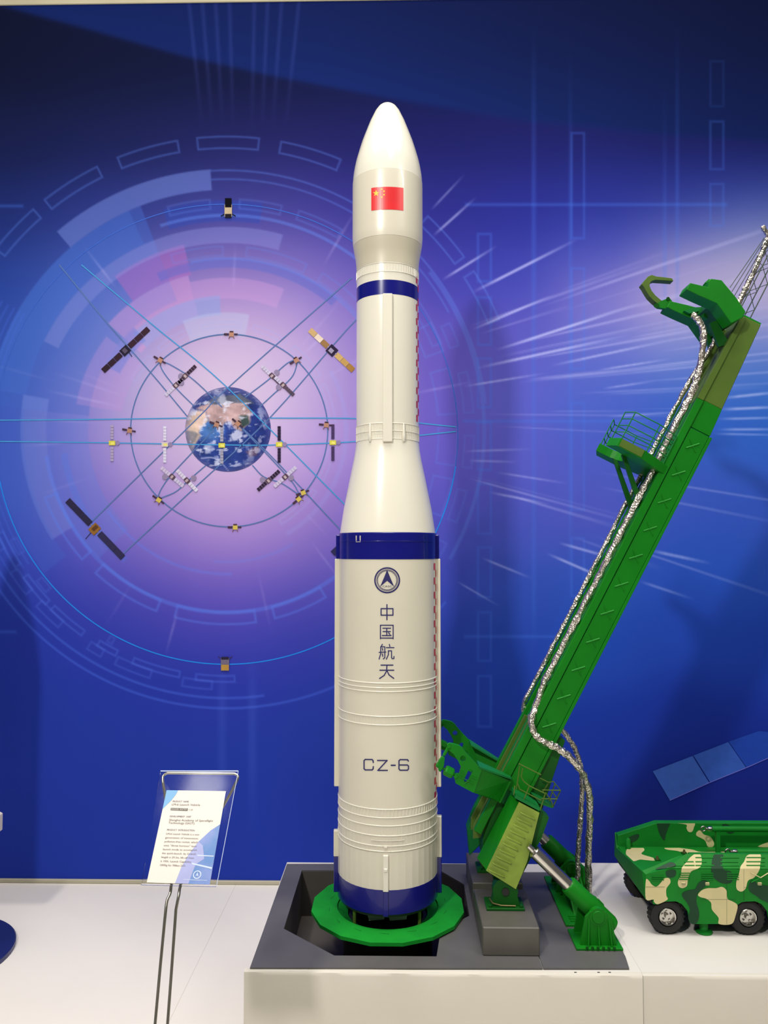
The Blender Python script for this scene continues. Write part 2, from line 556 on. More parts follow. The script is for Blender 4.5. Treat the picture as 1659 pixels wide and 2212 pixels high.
# ring lines
for a0, a1 in ((-52, -41), (-38.5, -26), (-22, -9.5), (-6, 6.5), (10.5, 23), (27, 39.5), (43, 54), (57, 68)):
    sector_o(608, 637, a0, a1, LB, 0.33, 4)
arc(562, -3.6, 84, LB, 0.34, 4)
arc(543, -3.6, 62, LB, 0.3, 4)
for a0, a1 in ((-15, -4), (3, 14), (18, 30), (35, 50), (56, 68)):
    sector_o(478, 502, a0, a1, LB, 0.24, 4)
arc(465, -18, 60, LB, 0.4, 7)
arc(372, -12, 74, LB, 0.32, 6)
for a0, a1 in ((-18, -1), (6, 26), (31, 50), (70, 84), (88, 100), (104, 118)):
    sector_o(376, 400, a0, a1, LB, 0.22, 4)
for a0, a1 in ((62, 70), (74, 86), (89, 99), (102, 112), (115, 126)):
    sector_o(455, 500, a0, a1, LB, 0.26, 4)
    sector_o(512, 536, a0 + 2, a1, LB, 0.22, 4)
arc(556, 52, 120, LB, 0.3, 8)
for a0, a1 in ((-62, -46), (-40, -20), (-14, 8), (14, 34), (38, 60), (64, 86), (92, 118), (124, 150)):
    sector_o(222, 236, a0, a1, (160, 160, 214), 0.35, 3)
arc(258, 60, 150, (150, 150, 214), 0.25, 10)
arc(284, 150, 186, (110, 124, 214), 0.30, 6)
arc(310, 178, 236, (98, 122, 218), 0.36, 6)
arc(393, 96, 262, (90, 122, 220), 0.40, 9)
for a0, a1 in ((122, 143), (149, 166), (171, 196), (201, 223), (228, 250)):
    sector_o(390, 421, a0, a1, (90, 124, 220), 0.38, 5)
arc(355, 218, 262, (84, 116, 210), 0.35, 14)
arc(600, 128, 262, (76, 110, 214), 0.40, 5)
arc(578, 172, 262, (76, 110, 214), 0.40, 5)
rng = random.Random(5)
a = 178.0
while a < 258:
    w = rng.uniform(5, 12)
    sector_o(528, 545, a, a + w, (84, 114, 216), 0.34, 4)
    sector_o(540, 562, a + w * 0.55, a + w * 1.3, (84, 114, 216), 0.28, 4)
    if rng.random() < 0.6:
        sector_o(508, 526, a + 2, a + w * 0.7, (84, 114, 216), 0.26, 4)
    a += w + rng.uniform(1, 4)
for r in (505, 516, 530, 545, 560):
    arc(r, 236, 300, (70, 104, 206), 0.30, 4)
# heads-up grid to the side
GB = (70, 116, 214)
for x, y0, y1, w in ((1153, 60, 1420, 8), (1232, 120, 1290, 6), (1436, 200, 760, 6), (1463, 60, 760, 6), (1710, 60, 1200, 6)):
    over(img, sm(np.maximum(np.abs(gx - x) - w / 2, np.maximum(y0 - gy, gy - y1)), 4) * 0.26 * np.clip((gy - y0) / 330.0, 0.1, 1) * np.clip((y1 - gy) / 160.0, 0, 1), GB)
for y0, y1 in ((503, 610), (640, 747), (772, 882), (910, 1017), (1043, 1155), (1180, 1292), (1320, 1430), (1458, 1572)):
    rect_o(1030, y0, 1063, y1, GB, 0.28)
for y0, y1 in ((285, 517), (577, 800), (868, 1104), (1160, 1290)):
    rect_o(1232, y0, 1264, y1, GB, 0.26)
for y0, y1 in ((130, 232), (260, 368), (395, 490)):
    rect_o(1532, y0, 1565, y1, GB, 0.10 + 0.12 * (y0 > 200))
for y, x0, x1 in ((442, 1005, 1570), (910, 1000, 1400), (1375, 1003, 1250), (445, -60, 50), (1365, -60, 35)):
    rect(x0, y - 3, x1, y + 3, GB, 0.33, 3)
for x in (432, 455, 478, 502, 545, 568, 592, 622):
    c = x + (x - 527) * (gy - 230) / -900.0
    al = 0.20 * np.clip((280 - gy) / 160.0, 0, 1)
    over(img, sm(np.abs(gx - c) - 3, 4) * al, (92, 104, 190))
for x in (480, 545):
    al = 0.12 * np.clip((gy - 1400) / 120.0, 0, 1) * np.clip((1800 - gy) / 160.0, 0, 1)
    over(img, sm(np.abs(gx - x) - 8, 6) * al, (100, 134, 226))
# streaks of light fanning out from the globe
tpos = (gx - 490.0)
ang = np.degrees(np.arctan2(gy - 890.0, np.maximum(tpos, 1.0)))
rad = np.sqrt(tpos ** 2 + (gy - 890.0) ** 2)


def streak(a0, r0, r1, w, al, c=(214, 208, 240)):
    d = np.abs(ang - a0) * math.pi / 180 * rad
    s = np.clip((rad - r0) / (r1 - r0), 0, 1)
    prof = np.where((rad > r0) & (rad < r1), np.minimum(1, s * 5) * (1 - s) ** 0.6 * 1.25, 0)
    prof = np.where(tpos > 0, prof, 0)
    ww = w * (0.5 + 0.8 * s)
    over(img, np.clip(sm(d - ww / 2, 1.6), 0, 1) * np.clip(prof, 0, 1) * al, c)


rng = random.Random(11)
for k in range(44):
    a0 = max(-20.0, rng.choice([rng.gauss(-13, 4), rng.gauss(-7, 4), rng.uniform(-19, 20)]))
    r0 = rng.uniform(520, 950)
    streak(a0, r0, r0 + rng.uniform(160, 620), rng.uniform(2.5, 8), rng.uniform(0.08, 0.27))
for x0, y0, x1, y1, w, al in ((930, 455, 1005, 375, 4, .35), (935, 510, 1030, 425, 5, .5), (955, 605, 1075, 530, 5, .55), (1020, 632, 1250, 515, 6, .62), (1020, 712, 1200, 635, 5, .6), (1070, 757, 1385, 655, 6, .65), (1030, 795, 1365, 722, 6, .6), (1190, 790, 1470, 730, 5, .5), (1290, 800, 1450, 775, 4, .5), (1000, 835, 1180, 806, 4, .5), (1000, 975, 1150, 970, 4, .35), (1010, 995, 1120, 998, 4, .35), (1070, 1020, 1230, 1045, 4, .35), (1055, 1063, 1190, 1090, 5, .4), (1040, 1205, 1150, 1250, 5, .4), (1205, 1172, 1340, 1210, 6, .45), (1180, 1195, 1330, 1260, 6, .5), (985, 1255, 1080, 1310, 4, .35), (1400, 1188, 1540, 1218, 7, .4), (1380, 1255, 1500, 1295, 6, .3), (1560, 860, 1700, 845, 6, .5), (1555, 885, 1700, 878, 6, .5), (1550, 905, 1700, 902, 5, .45), (1550, 928, 1700, 927, 5, .45), (1540, 937, 1700, 940, 4, .4), (1300, 840, 1420, 822, 4, .4), (1310, 900, 1500, 888, 4, .35)):
    vx, vy = x1 - x0, y1 - y0
    Ln = math.hypot(vx, vy)
    s = ((gx - x0) * vx + (gy - y0) * vy) / Ln ** 2
    d = np.abs((gx - x0) * vy - (gy - y0) * vx) / Ln
    pf = np.where((s > 0) & (s < 1), np.minimum(1, np.minimum(s * 4, (1 - s) * 2.2)), 0)
    over(img, sm(d - w * 0.45, 1.8) * pf * al, (206, 206, 242))
rng = random.Random(3)
for k in range(26):
    t0 = rng.uniform(-180, 180)
    r0 = rng.uniform(220, 430)
    dd = np.abs((th - t0 + 180) % 360 - 180) * math.pi / 180 * rr
    s = (rr - r0) / rng.uniform(60, 190)
    pf = np.where((s > 0) & (s < 1), np.minimum(1, np.minimum(s * 3, (1 - s) * 2)), 0)
    over(img, sm(dd - 2.5, 2) * pf * rng.uniform(.06, .22), (205, 190, 232))

WALL_E = np.array((0.95, 0.905, 0.82), np.float32)        # how strongly the hall lights the print (white paper would come out at this value)


def paint(rgb):
    c = np.clip(np.asarray(rgb, np.float32) / 255.0, 0, 1)
    c = np.where(c <= 0.04045, c / 12.92, ((c + 0.055) / 1.055) ** 2.4) / WALL_E
    return np.clip(c, 0, 0.95)


def wall_pts(x, y, off=0.0):
    """points of the wall plane behind the picture coordinates, as arrays"""
    d = [FW[i] + RT[i] * ((x - CX) / FPX) - UP[i] * ((y - CY) / FPX) for i in range(3)]
    t = (YW - off) / d[1]
    return np.stack([CAM[0] + d[0] * t, np.full_like(x, YW - off), CAM[2] + d[2] * t], -1)


def grid_mesh(name, pts, rgb, parent, m='print'):
    h, w = pts.shape[:2]
    org = np.array(ORG[parent], np.float32)
    idx = np.arange(h * w).reshape(h, w)
    q = np.stack([idx[:-1, :-1], idx[1:, :-1], idx[1:, 1:], idx[:-1, 1:]], -1).reshape(-1, 4)
    me = bpy.data.meshes.new(name)
    me.vertices.add(h * w)
    me.vertices.foreach_set('co', (pts.reshape(-1, 3) - org).astype(np.float32).ravel())
    me.loops.add(q.size)
    me.loops.foreach_set('vertex_index', q.ravel().astype(np.int32))
    me.polygons.add(len(q))
    me.polygons.foreach_set('loop_start', np.arange(0, q.size, 4, dtype=np.int32))
    me.update(calc_edges=True)
    ca = me.color_attributes.new('Col', 'FLOAT_COLOR', 'POINT')
    c4 = np.ones((h * w, 4), np.float32)
    c4[:, :3] = paint(rgb).reshape(-1, 3)
    ca.data.foreach_set('color', c4.ravel())
    me.materials.append(M[m])
    o = bpy.data.objects.new(name, me)
    col.objects.link(o)
    o.parent = parent
    ORG[o] = ORG[parent]
    return o


mural = thing('printed_mural', 'large blue and violet space mural printed with globe, orbits and satellites', 'mural', (0.0, YW, 0.02))
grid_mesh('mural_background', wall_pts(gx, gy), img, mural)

PM = {}


def pmat(rgb, rough=0.8):
    k = tuple(int(c) for c in rgb)
    if k not in PM:
        c = paint(np.array(rgb, np.float32))
        s = tuple(int(255 * ((12.92 * v) if v <= 0.0031308 else 1.055 * v ** (1 / 2.4) - 0.055)) for v in c)
        PM[k] = mat('print_%d_%d_%d' % k, s, rough, var=0.05, scale=25, spec=0.05)
    return PM[k]


def W2(x, y, off):
    return P(x, y, YW - off)


def decal(name, polys, rgb, off=0.0012, parent=None, label=None):
    """flat printed polygons (picture coordinates) lying on the mural"""
    vs, fs = [], []
    for p in polys:
        n = len(vs)
        vs += [W2(x, y, off) for x, y in p]
        fs.append(tuple(range(n, n + len(p))))
    return mk(name, vs, fs, pmat(rgb), parent or mural, recalc=False, label=label)


def ribbon(pts, w, closed=False):
    out = []
    n = len(pts)
    L, R = [], []
    for i, p in enumerate(pts):
        a = pts[(i - 1) % n] if (closed or i > 0) else p
        b2 = pts[(i + 1) % n] if (closed or i < n - 1) else p
        tx, ty = b2[0] - a[0], b2[1] - a[1]
        k = math.hypot(tx, ty) or 1
        L.append((p[0] - ty / k * w / 2, p[1] + tx / k * w / 2))
        R.append((p[0] + ty / k * w / 2, p[1] - tx / k * w / 2))
    for i in range(n if closed else n - 1):
        j = (i + 1) % n
        out.append([L[i], L[j], R[j], R[i]])
    return out


def circ(cx, cy, rx, ry=None, n=40, a0=0, a1=360):
    ry = ry or rx
    return [(cx + rx * math.cos(math.radians(a0 + (a1 - a0) * i / n)), cy + ry * math.sin(math.radians(a0 + (a1 - a0) * i / n))) for i in range(n + (0 if a1 - a0 == 360 else 1))]


# the globe, painted on a fine disc
GN = 120
ga, gr = np.meshgrid(np.linspace(0, 2 * math.pi, 181), np.linspace(0.002, 1, GN))
ux, uy = gr * np.cos(ga), gr * np.sin(ga)
nzr = np.random.RandomState(4)


def fbm(x, y, seed, octs=5, sc=3.0):
    rs = np.random.RandomState(seed)
    v = np.zeros_like(x)
    amp = 1.0
    for o in range(octs):
        for k in range(5):
            t = rs.uniform(0, 2 * math.pi)
            ph = rs.uniform(0, 6.28)
            v += amp * np.sin((x * math.cos(t) + y * math.sin(t)) * sc * rs.uniform(.7, 1.4) + ph) / 5
        sc *= 1.9
        amp *= 0.62
    return v


g = np.zeros((*ux.shape, 3), np.float32)
g[...] = (44, 62, 128)
over(g, np.clip(1 - ((ux + .42) ** 2 + (uy + .02) ** 2) / .16, 0, 1), (86, 132, 196))
over(g, np.clip((ux - 0.1) * 1.2, 0, 1) * .5, (32, 40, 104))
over(g, np.clip((-uy - .45) * 2, 0, 1) * .6, (74, 78, 124))
jx, jy = ux + .05 * fbm(ux, uy, 1, 4, 6), uy + .05 * fbm(ux, uy, 2, 4, 6)


def land(poly, c, soft=.025):
    d = np.full(ux.shape, 1e9)
    ins = np.zeros(ux.shape, bool)
    for i in range(len(poly)):
        x0, y0 = poly[i]
        x1, y1 = poly[(i + 1) % len(poly)]
        t = np.clip(((jx - x0) * (x1 - x0) + (jy - y0) * (y1 - y0)) / ((x1 - x0) ** 2 + (y1 - y0) ** 2), 0, 1)
        d = np.minimum(d, np.hypot(jx - x0 - t * (x1 - x0), jy - y0 - t * (y1 - y0)))
        ins ^= ((y0 > jy) != (y1 > jy)) & (jx < (x1 - x0) * (jy - y0) / (y1 - y0 + 1e-9) + x0)
    over(g, sm(np.where(ins, -d, d), soft), c)


land([(-1.0, -.45), (-.8, -.42), (-.62, -.36), (-.62, -.05), (-.66, .05), (-.62, .12), (-.75, .3), (-.82, .5), (-1, .45)], (206, 178, 158))
land([(-.74, -.44), (-.56, -.4), (-.46, -.2), (-.6, -.05), (-.7, -.06), (-.74, -.22)], (210, 180, 164))
land([(-1, .02), (-.78, .04), (-.66, .1), (-.8, .34), (-.82, .6), (-1, .5)], (128, 122, 124))
land([(-.74, -.5), (-.48, -.62), (-.1, -.74), (.35, -.66), (.55, -.42), (.5, -.15), (.3, .0), (.16, -.05), (.05, -.15), (-.1, -.12), (-.2, .02), (-.32, -.1), (-.45, -.2), (-.55, -.38)], (182, 150, 148))
land([(-.6, -.62), (-.3, -.78), (.3, -.85), (.6, -.6), (.3, -.6), (-.3, -.58)], (92, 96, 112))
land([(.26, -.32), (.48, -.34), (.5, -.14), (.34, -.08)], (60, 76, 74))
land([(.40, .55), (.62, .42), (.78, .4), (.7, .62), (.5, .68)], (104, 82, 104))
cl = fbm(ux * 1.2, uy * 1.5, 9, 6, 5.5) + .25 * fbm(ux, uy, 12, 3, 20)
cm = np.clip((cl - .22) / .42, 0, 1) * np.clip(1.15 - np.abs(uy + .05) * .65, 0.25, 1) * np.clip(1.1 - .5 * np.clip(ux, 0, 1), 0, 1)
g *= (1 + .16 * fbm(ux, uy, 21, 5, 9))[..., None]
over(g, cm * .8, (214, 212, 230))
cl2 = fbm(ux * 1.1 + .3 * uy, uy * 1.7, 33, 5, 13)
over(g, np.clip((cl2 - .42) / .3, 0, 1) * .75 * np.clip(1 - .4 * np.clip(ux, 0, 1), 0, 1), (222, 220, 234))
dline = np.abs((ux + .62) * .49 - (uy - .62) * .87 + .10 * np.sin(ux * 6)) - .012
over(g, sm(dline, .015) * ((ux > -.62) & (ux < .02) & (uy > .5)) * .8, (196, 198, 226))
over(g, np.clip((gr - .86) / .14, 0, 1) * .55, (98, 92, 142))
over(g, np.clip((ux * .6 + uy * .5 - .3), 0, 1) * .35, (30, 32, 84))
grid_mesh('globe', wall_pts((492.5 + 92.5 * ux).astype(np.float32), (927.5 + 91.5 * uy).astype(np.float32), 0.0010), g, mural).data.flip_normals()

CY1 = (70, 146, 196)
CY2 = (86, 112, 160)
decal('orbit_line', ribbon(circ(489, 938, 500, 497, 110, 8, 172), 2.6), (38, 126, 214), .0008)
decal('orbit_line', ribbon(circ(489, 938, 500, 497, 120, 172, 368), 2.0), (62, 96, 184), .0008)
decal('orbit_line', ribbon(circ(495, 930, 213, 208, 120), 2.6, True), CY2, .0014)
for pts, c in (
        ([(128, 572), (225, 690), (330, 810), (405, 900)], CY2), ([(176, 572), (330, 702), (492, 838), (760, 1105), (770, 1110)], CY1),
        ([(760, 600), (492, 838), (425, 905), (190, 1135)], CY2), ([(810, 680), (770, 690), (585, 900), (430, 1045), (262, 1200)], CY2),
        ([(-40, 908), (200, 906), (403, 903)], CY1), ([(584, 903), (800, 905), (985, 922)], CY1),
        ([(-40, 953), (200, 956), (480, 961), (600, 961), (780, 953), (985, 932)], CY1),
        ([(515, 916), (600, 1000), (760, 1170), (800, 1200)], CY2), ([(343, 778), (372, 790), (420, 822), (480, 880)], CY2), ([(343, 778), (352, 802), (380, 838), (420, 878)], CY2),
        ([(643, 776), (620, 785), (580, 820), (530, 858)], CY2), ([(643, 782), (630, 815), (590, 852), (560, 880)], CY2),
        ([(340, 1075), (352, 1050), (380, 1015), (470, 920)], CY2), ([(345, 1077), (380, 1062), (410, 1035), (445, 1005)], CY2),
        ([(650, 1072), (610, 1045), (570, 1030), (545, 1005)], CY2), ([(645, 1065), (630, 1040), (580, 985), (515, 918)], CY2)):
    q = [(v.x, v.y) for v in spline([(p[0], p[1], 0) for p in pts], 6)]
    decal('orbit_line', ribbon(q, 2.4), c, .0016)


def rot(pts, cx, cy, a):
    c, s = math.cos(math.radians(a)), math.sin(math.radians(a))
    return [(cx + x * c - y * s, cy + x * s + y * c) for x, y in pts]


def R4(x0, y0, x1, y1):
    return [(x0, y0), (x1, y0), (x1, y1), (x0, y1)]


def hexa(x, y, r):
    return [(x + r * math.cos(i * math.pi / 4 + .39), y + r * math.sin(i * math.pi / 4 + .39)) for i in range(8)]


SATN = [0]


def satellite(x, y, a, body, wings, dish=None, extra=()):
    """body: list of (poly, colour); wings: list of (x0, x1, half width, colour, cells)"""
    n = SATN[0]
    SATN[0] += 1
    root = None
    of = 0.0022 + 0.0001 * n

    def put(nm, poly, c, k):
        nonlocal root
        o = decal(nm, [rot(poly, x, y, a)], c, of + 0.0002 * k, parent=root or mural)
        if root is None:
            root = o
    put('printed_satellite', body[0][0], body[0][1], 3)
    for p, c in body[1:]:
        put('satellite_body', p, c, 4)
    for x0, x1, hw, c, cells in wings:
        L = (x1 - x0) / cells
        for i in range(cells):
            g2 = 0.7 if L > 0 else -0.7
            cc = c[i % len(c)] if isinstance(c[0], tuple) else c
            put('solar_panel', R4(x0 + L * i, -hw, x0 + L * (i + 1) - g2, hw), cc, 2)
    if dish:
        put('dish', hexa(dish[0], dish[1], dish[2]), dish[3], 2)
    for q, w, c in extra:
        for p in ribbon(q, w):
            put('strut', p, c, 2)


DK, GOLD, PALE, YEL, TANB = (46, 36, 52), (168, 134, 78), (196, 186, 206), (206, 196, 74), (120, 82, 46)
# winged satellites on the diagonals
satellite(270, 757, -43, [(R4(-10, -8, 10, 9), (40, 34, 50)), (R4(-5, -5, 4, 5), (84, 74, 92))], [(12, 70, 6, (58, 38, 48), 3), (-12, -66, 6, (52, 36, 46), 3)], extra=[([(-14, 0), (14, 0)], 2, (150, 140, 160)), ([(4, 4), (2, 20)], 1.6, DK)])
satellite(717, 757, 43, [(R4(-10, -10, 10, 10), (46, 36, 58)), (R4(-6, -3, 4, 6), (150, 140, 160))], [(12, 64, 6, [(196, 160, 100), (186, 146, 84), (160, 116, 60)], 3), (-12, -66, 6, [(150, 112, 70), (222, 200, 178), (196, 160, 110)], 3)], extra=[([(-14, 0), (14, 0)], 2, (190, 180, 190))])
satellite(205, 1142, 46, [(R4(-9, -10, 9, 12), (138, 96, 44)), (R4(-5, -8, 3, 6), (92, 62, 40))], [(14, 88, 7, (50, 46, 76), 3), (-14, -86, 7, (46, 42, 66), 3)], extra=[([(-16, 0), (16, 0)], 2, (120, 120, 130)), ([(0, 10), (2, 30)], 1.4, DK)])
satellite(790, 1130, 137, [(R4(-9, -10, 9, 10), (138, 96, 44))], [(14, 98, 7, (48, 46, 80), 3)])
# small ones beside the globe
for sx, sy, ang0, c1, c2, dd in ((400, 812, -44, (58, 42, 56), PALE, (-7, -6)), (380, 832, -44, (58, 42, 56), PALE, (12, 4)), (588, 812, 44, (74, 56, 72), PALE, (2, -12)), (612, 832, 44, (86, 70, 84), PALE, (-4, 10)), (372, 1030, 40, PALE, (196, 180, 202), (-12, 10)), (404, 1038, 46, (210, 202, 214), (208, 198, 212), (6, -14)), (580, 1038, -42, (50, 38, 54), (52, 40, 56), (-8, -10)), (616, 1030, -42, PALE, (198, 184, 204), (8, 10))):
    satellite(sx, sy, ang0, [(R4(-6, -5, 6, 5), (88, 66, 78)), (R4(-3, -3, 2, 4), (180, 160, 160))], [(7, 32, 4, c1, 4), (-7, -32, 4, c2, 4)], dish=(dd[0], dd[1], 6.5, (140, 126, 152)))
# satellites along the level orbit
for sx, sy, c in ((242, 957, (166, 150, 178)), (356, 960, (214, 206, 220)), (479, 962, (160, 156, 172)), (603, 960, (46, 36, 58)), (719, 956, (74, 56, 92))):
    satellite(sx, sy, 90, [(R4(-5, -7, 5, 7), YEL if sx != 356 else (206, 190, 190)), (R4(-2, -5, 3, 3), (226, 214, 110))], [(8, 40, 3.4, c, 5), (-8, -40, 3.4, c, 5)], dish=(0, -12, 5, (142, 126, 160)) if sx != 479 else None)
# satellites riding the small orbit
for sx, sy, a0 in ((500, 722, 0), (508, 1139, 0), (280, 930, 10), (705, 918, 5), (346, 778, 30), (640, 778, -30), (343, 1080, 35), (655, 1064, -20), (645, 1078, -40), (468, 917, 20), (514, 915, 40)):
    satellite(sx, sy, a0, [(R4(-5, -5, 5, 5), (176, 128, 104) if sy < 950 else (204, 178, 84)), (R4(-4, -7, 4, -4), (70, 48, 56))], [(6, 14, 1.8, (70, 50, 66), 1), (-6, -17, 2.2, (70, 50, 66), 1)], extra=[([(-4, 5), (-6, 10)], 1.4, (120, 80, 70)), ([(4, 5), (6, 10)], 1.4, (120, 80, 70))])
# large-orbit satellites
satellite(493, 452, 0, [(R4(-8, -10, 8, 16), (186, 164, 128)), (R4(-7, -24, 7, -4), (14, 14, 20)), (R4(-7, 10, 7, 18), (34, 30, 36))], [], extra=[([(-8, 10), (-16, 15)], 2, (20, 20, 30)), ([(8, 10), (16, 15)], 2, (20, 20, 30))])
satellite(486, 1432, 0, [(R4(-9, -10, 9, 17), (110, 100, 116)), (R4(-8, 4, 8, 16), (176, 134, 62)), (R4(-8, -13, 8, -7), (44, 38, 58))], [], extra=[([(-8, -8), (-15, -14)], 1.6, (60, 50, 70)), ([(8, -8), (16, -14)], 1.6, (60, 50, 70))])
# big printed solar wing low on the mural
sp = decal('printed_solar_wing', [[(1410, 1666), (1496, 1633), (1532, 1691), (1447, 1729)]], (62, 98, 178), .0022)
decal('solar_panel', [[(1498, 1632), (1573, 1603), (1612, 1659), (1534, 1690)]], (56, 92, 176), .0022, parent=sp)
decal('solar_panel', [[(1574, 1602), (1640, 1579), (1666, 1582), (1688, 1624), (1613, 1658)]], (36, 70, 164), .0022, parent=sp)
decal('solar_panel', [[(1692, 1560), (1780, 1526), (1815, 1580), (1720, 1622)]], (36, 70, 164), .0022, parent=sp)
decal('panel_edge', ribbon([(1447, 1729), (1534, 1690), (1613, 1658), (1690, 1624)], 1.6), (110, 110, 200), .0024, parent=sp)

# ------------------------------------------------------------------ plinths
PX0 = PZ(527, 2101, ZP).x
PY0 = PZ(900, 2101, ZP).y
PXM = PZ(1385, 2101, ZP).x
PXL = PZ(540, 2090, ZS).x - 0.004
pit_px = [(652, 1880), (950, 1880), (1002, 1910), (1014, 1978), (952, 2010), (943, 2066), (722, 2064), (613, 2006)]
pit = [PZ(x, y, ZS) for x, y in pit_px]
PZF = 0.215
pl = thing('display_plinth', 'white covered plinth under the rocket and its grey launch pad', 'plinth', ((PX0 + PXM) / 2, 2.67, 0), 'white plinths')
big = [(p.x + (0.01 if p.x > -0.07 else -0.01), p.y + (0.01 if p.y > 2.66 else -0.006)) for p in pit]
YB = 3.075
mb = MB().holed([(PXL, PY0, ZP), (PXM, PY0, ZP), (PXM, YB, ZP), (PXL, YB, ZP)], [[(x, y, ZP) for x, y in big]], (0, 0, -0.19))
mb.build('plinth_top', 'paper', pl)
mb = MB().box((PX0, PY0, 0), (PXM - 0.001, PY0 + 0.02, ZP - 0.19)).box((PX0, YB - 0.02, 0), (PXM - 0.001, YB, ZP - 0.19))
mb.box((PX0, PY0 + 0.02, 0), (PX0 + 0.02, YB - 0.02, ZP - 0.19)).box((PXM - 0.021, PY0 + 0.02, 0), (PXM - 0.001, YB - 0.02, ZP - 0.19))
mb.build('plinth_body', 'paperface', pl)
# paper skirt hung over the front, slightly wavy, with a rolled top edge
rng = random.Random(2)


def skirt(x0, x1, y, zt_, parent, nm='paper_skirt'):
    n = 40
    vs, fs = [], []
    for i in range(n + 1):
        x = x0 + (x1 - x0) * i / n
        w = 0.0015 * math.sin(i * 0.9) + 0.001 * rng.uniform(-1, 1)
        for dy, z in ((0.012, zt_ + 0.0012), (0.003, zt_ + 0.0012), (-0.003, zt_ - 0.002 + w * .4), (-0.005 + w * .3, zt_ - 0.010), (-0.004 + w * .4, zt_ - 0.12), (-0.004 + w, 0.002)):
            vs.append((x, y + dy, z))
    for i in range(n):
        for j in range(5):
            fs.append((i * 6 + j, i * 6 + j + 1, (i + 1) * 6 + j + 1, (i + 1) * 6 + j))
    o = mk(nm, vs, fs, 'paperface', parent, smooth=50)
    return o


skirt(PX0 - 0.001, PXM - 0.001, PY0, ZP, pl)
for x in (1243, 1293, 1317):
    p = PZ(x, 2100.5, ZP + .0015)
    MB().obox(p, (.0035, 0, 0), (0, .0016, 0), (0, 0, .0006)).build('staple', 'dark', pl)
pr_ = thing('display_plinth', 'white covered plinth under the camouflage vehicle', 'plinth', (1.6, 2.67, 0), 'white plinths')
MB().box((PXM + 0.001, PY0 + 0.004, 0), (2.75, YB + 0.02, ZP - 0.0005)).build('plinth_body', 'paper', pr_, bevel=0.002)
skirt(PXM + 0.001, 2.75, PY0 + 0.004, ZP - 0.0015, pr_)

# ------------------------------------------------------------------ launch pad slab
pad = thing('launch_pad', 'dark grey model launch pad slab with an open flame pit', 'launch pad', (0.1, 2.66, ZP))
ZL = ZP + 0.0002
o1 = [PZ(x, y, ZS) for x, y in ((540, 2090), (1172, 2091), (1095, 1866), (620, 1866))]
MB().holed([(p.x, p.y, ZS) for p in o1], [[(p.x, p.y, ZS) for p in pit]], (0, 0, ZL - ZS)).build('slab', 'grey', pad)
o2 = [PZ(x, y, ZS) for x, y in ((1174, 2091), (1359, 2091), (1351, 2066), (1336, 2037), (1322, 2014), (1249, 1884), (1102, 1884))]
MB().prism(o2, (0, 0, ZL - ZS)).build('slab_extension', 'grey', pad)
n = len(pit)
for i in range(n):
    a, b2 = pit[i], pit[(i + 1) % n]
    t = (b2 - a).normalized()
    nrm = Vector((t.y, -t.x, 0))
    c0 = Vector((-0.07, 2.7, ZS))
    if nrm.dot(a - c0) < 0:
        nrm = -nrm
    k = 0.0045
    q = [Vector((a.x, a.y, ZL - .0002)), Vector((b2.x, b2.y, ZL - .0002)), Vector((b2.x, b2.y, PZF)), Vector((a.x, a.y, PZF))]
    MB().prism(q, nrm * k).build('pit_wall', 'pit', pad)
MB().prism([Vector((p.x, p.y, PZF)) for p in pit], (0, 0, -0.006)).build('pit_floor', 'pit', pad)
b0, b1 = PZ(1043, 2065, ZS), PZ(1166, 2065, ZS)
ZB = P(1043, 2003, b0.y).z
MB().box((b0.x, b0.y, ZS), (b1.x, b0.y + 0.265, ZB)).build('hinge_block', 'grey2', pad, bevel=0.003)
MB().box((b0.x, b0.y + 0.31, ZS), (b1.x, b0.y + 0.575, ZB)).build('hinge_block', 'grey2', pad, bevel=0.003)
MB().box((b0.x + .001, b0.y + 0.266, ZS), (b1.x - .001, b0.y + 0.309, ZB - 0.02)).build('block_bridge', 'grey2', pad, bevel=0.002)

# ------------------------------------------------------------------ launch table ring
ring = thing('launch_table', 'flat green many-sided launch ring around the foot of the rocket', 'launch table', (AX, YC, PZF))
ZR = 0.402
RO, RI = 0.2590, 0.171
YR = 2.670
out = [(AX + RO * math.cos((i + .5) * math.pi / 8), YR + RO * math.sin((i + .5) * math.pi / 8), ZR) for i in range(16)]
inn = [(AX + RI * math.cos(i * math.pi / 24), YR + RI * math.sin(i * math.pi / 24), ZR) for i in range(48)]
MB().holed(out, [inn], (0, 0, -0.011)).build('ring_plate', 'tgreen', ring)
MB().lathe([(.1725, ZR - .0112), (.1705, ZR - .006), (.150, ZR - .018), (.135, ZR - .022), (.135, ZR - .03), (.1725, ZR - .030)], AX, YR, 48, cap=False).build('inner_funnel', 'tgreen', ring, smooth=40)
MB().lathe([(.150, PZF), (.150, ZR - .031), (.12, ZR - .031), (.12, PZF)], AX, YR, 40, cap=False).build('support_drum', 'dark', ring, smooth=40)
for i in range(14):
    a0 = i * 2 * math.pi / 14 + 0.1
    q = [(AX + (0.196 + 0.004 * k) * math.cos(a0 + d), YR + (0.196 + 0.004 * k) * math.sin(a0 + d), ZR + .0001) for k, d in ((0, 0), (.3, .05), (.6, .1), (1, .16), (1.3, .16), (.9, .1), (.5, .05))]
    MB().prism(q, (0, 0, .0003)).build('slot', 'slot', ring)

# ------------------------------------------------------------------ rocket
rk = thing('rocket_model', 'tall white launch rocket model with navy bands and red flag', 'rocket model', (AX, YC, ZR))


def zs(y):
    return P(836, y, YC).z


def rad_px(hw):
    return YC * math.sin(math.atan(hw / FPX)) * 1.0


def zf(y, R):
    return P(836, y, YC - R).z


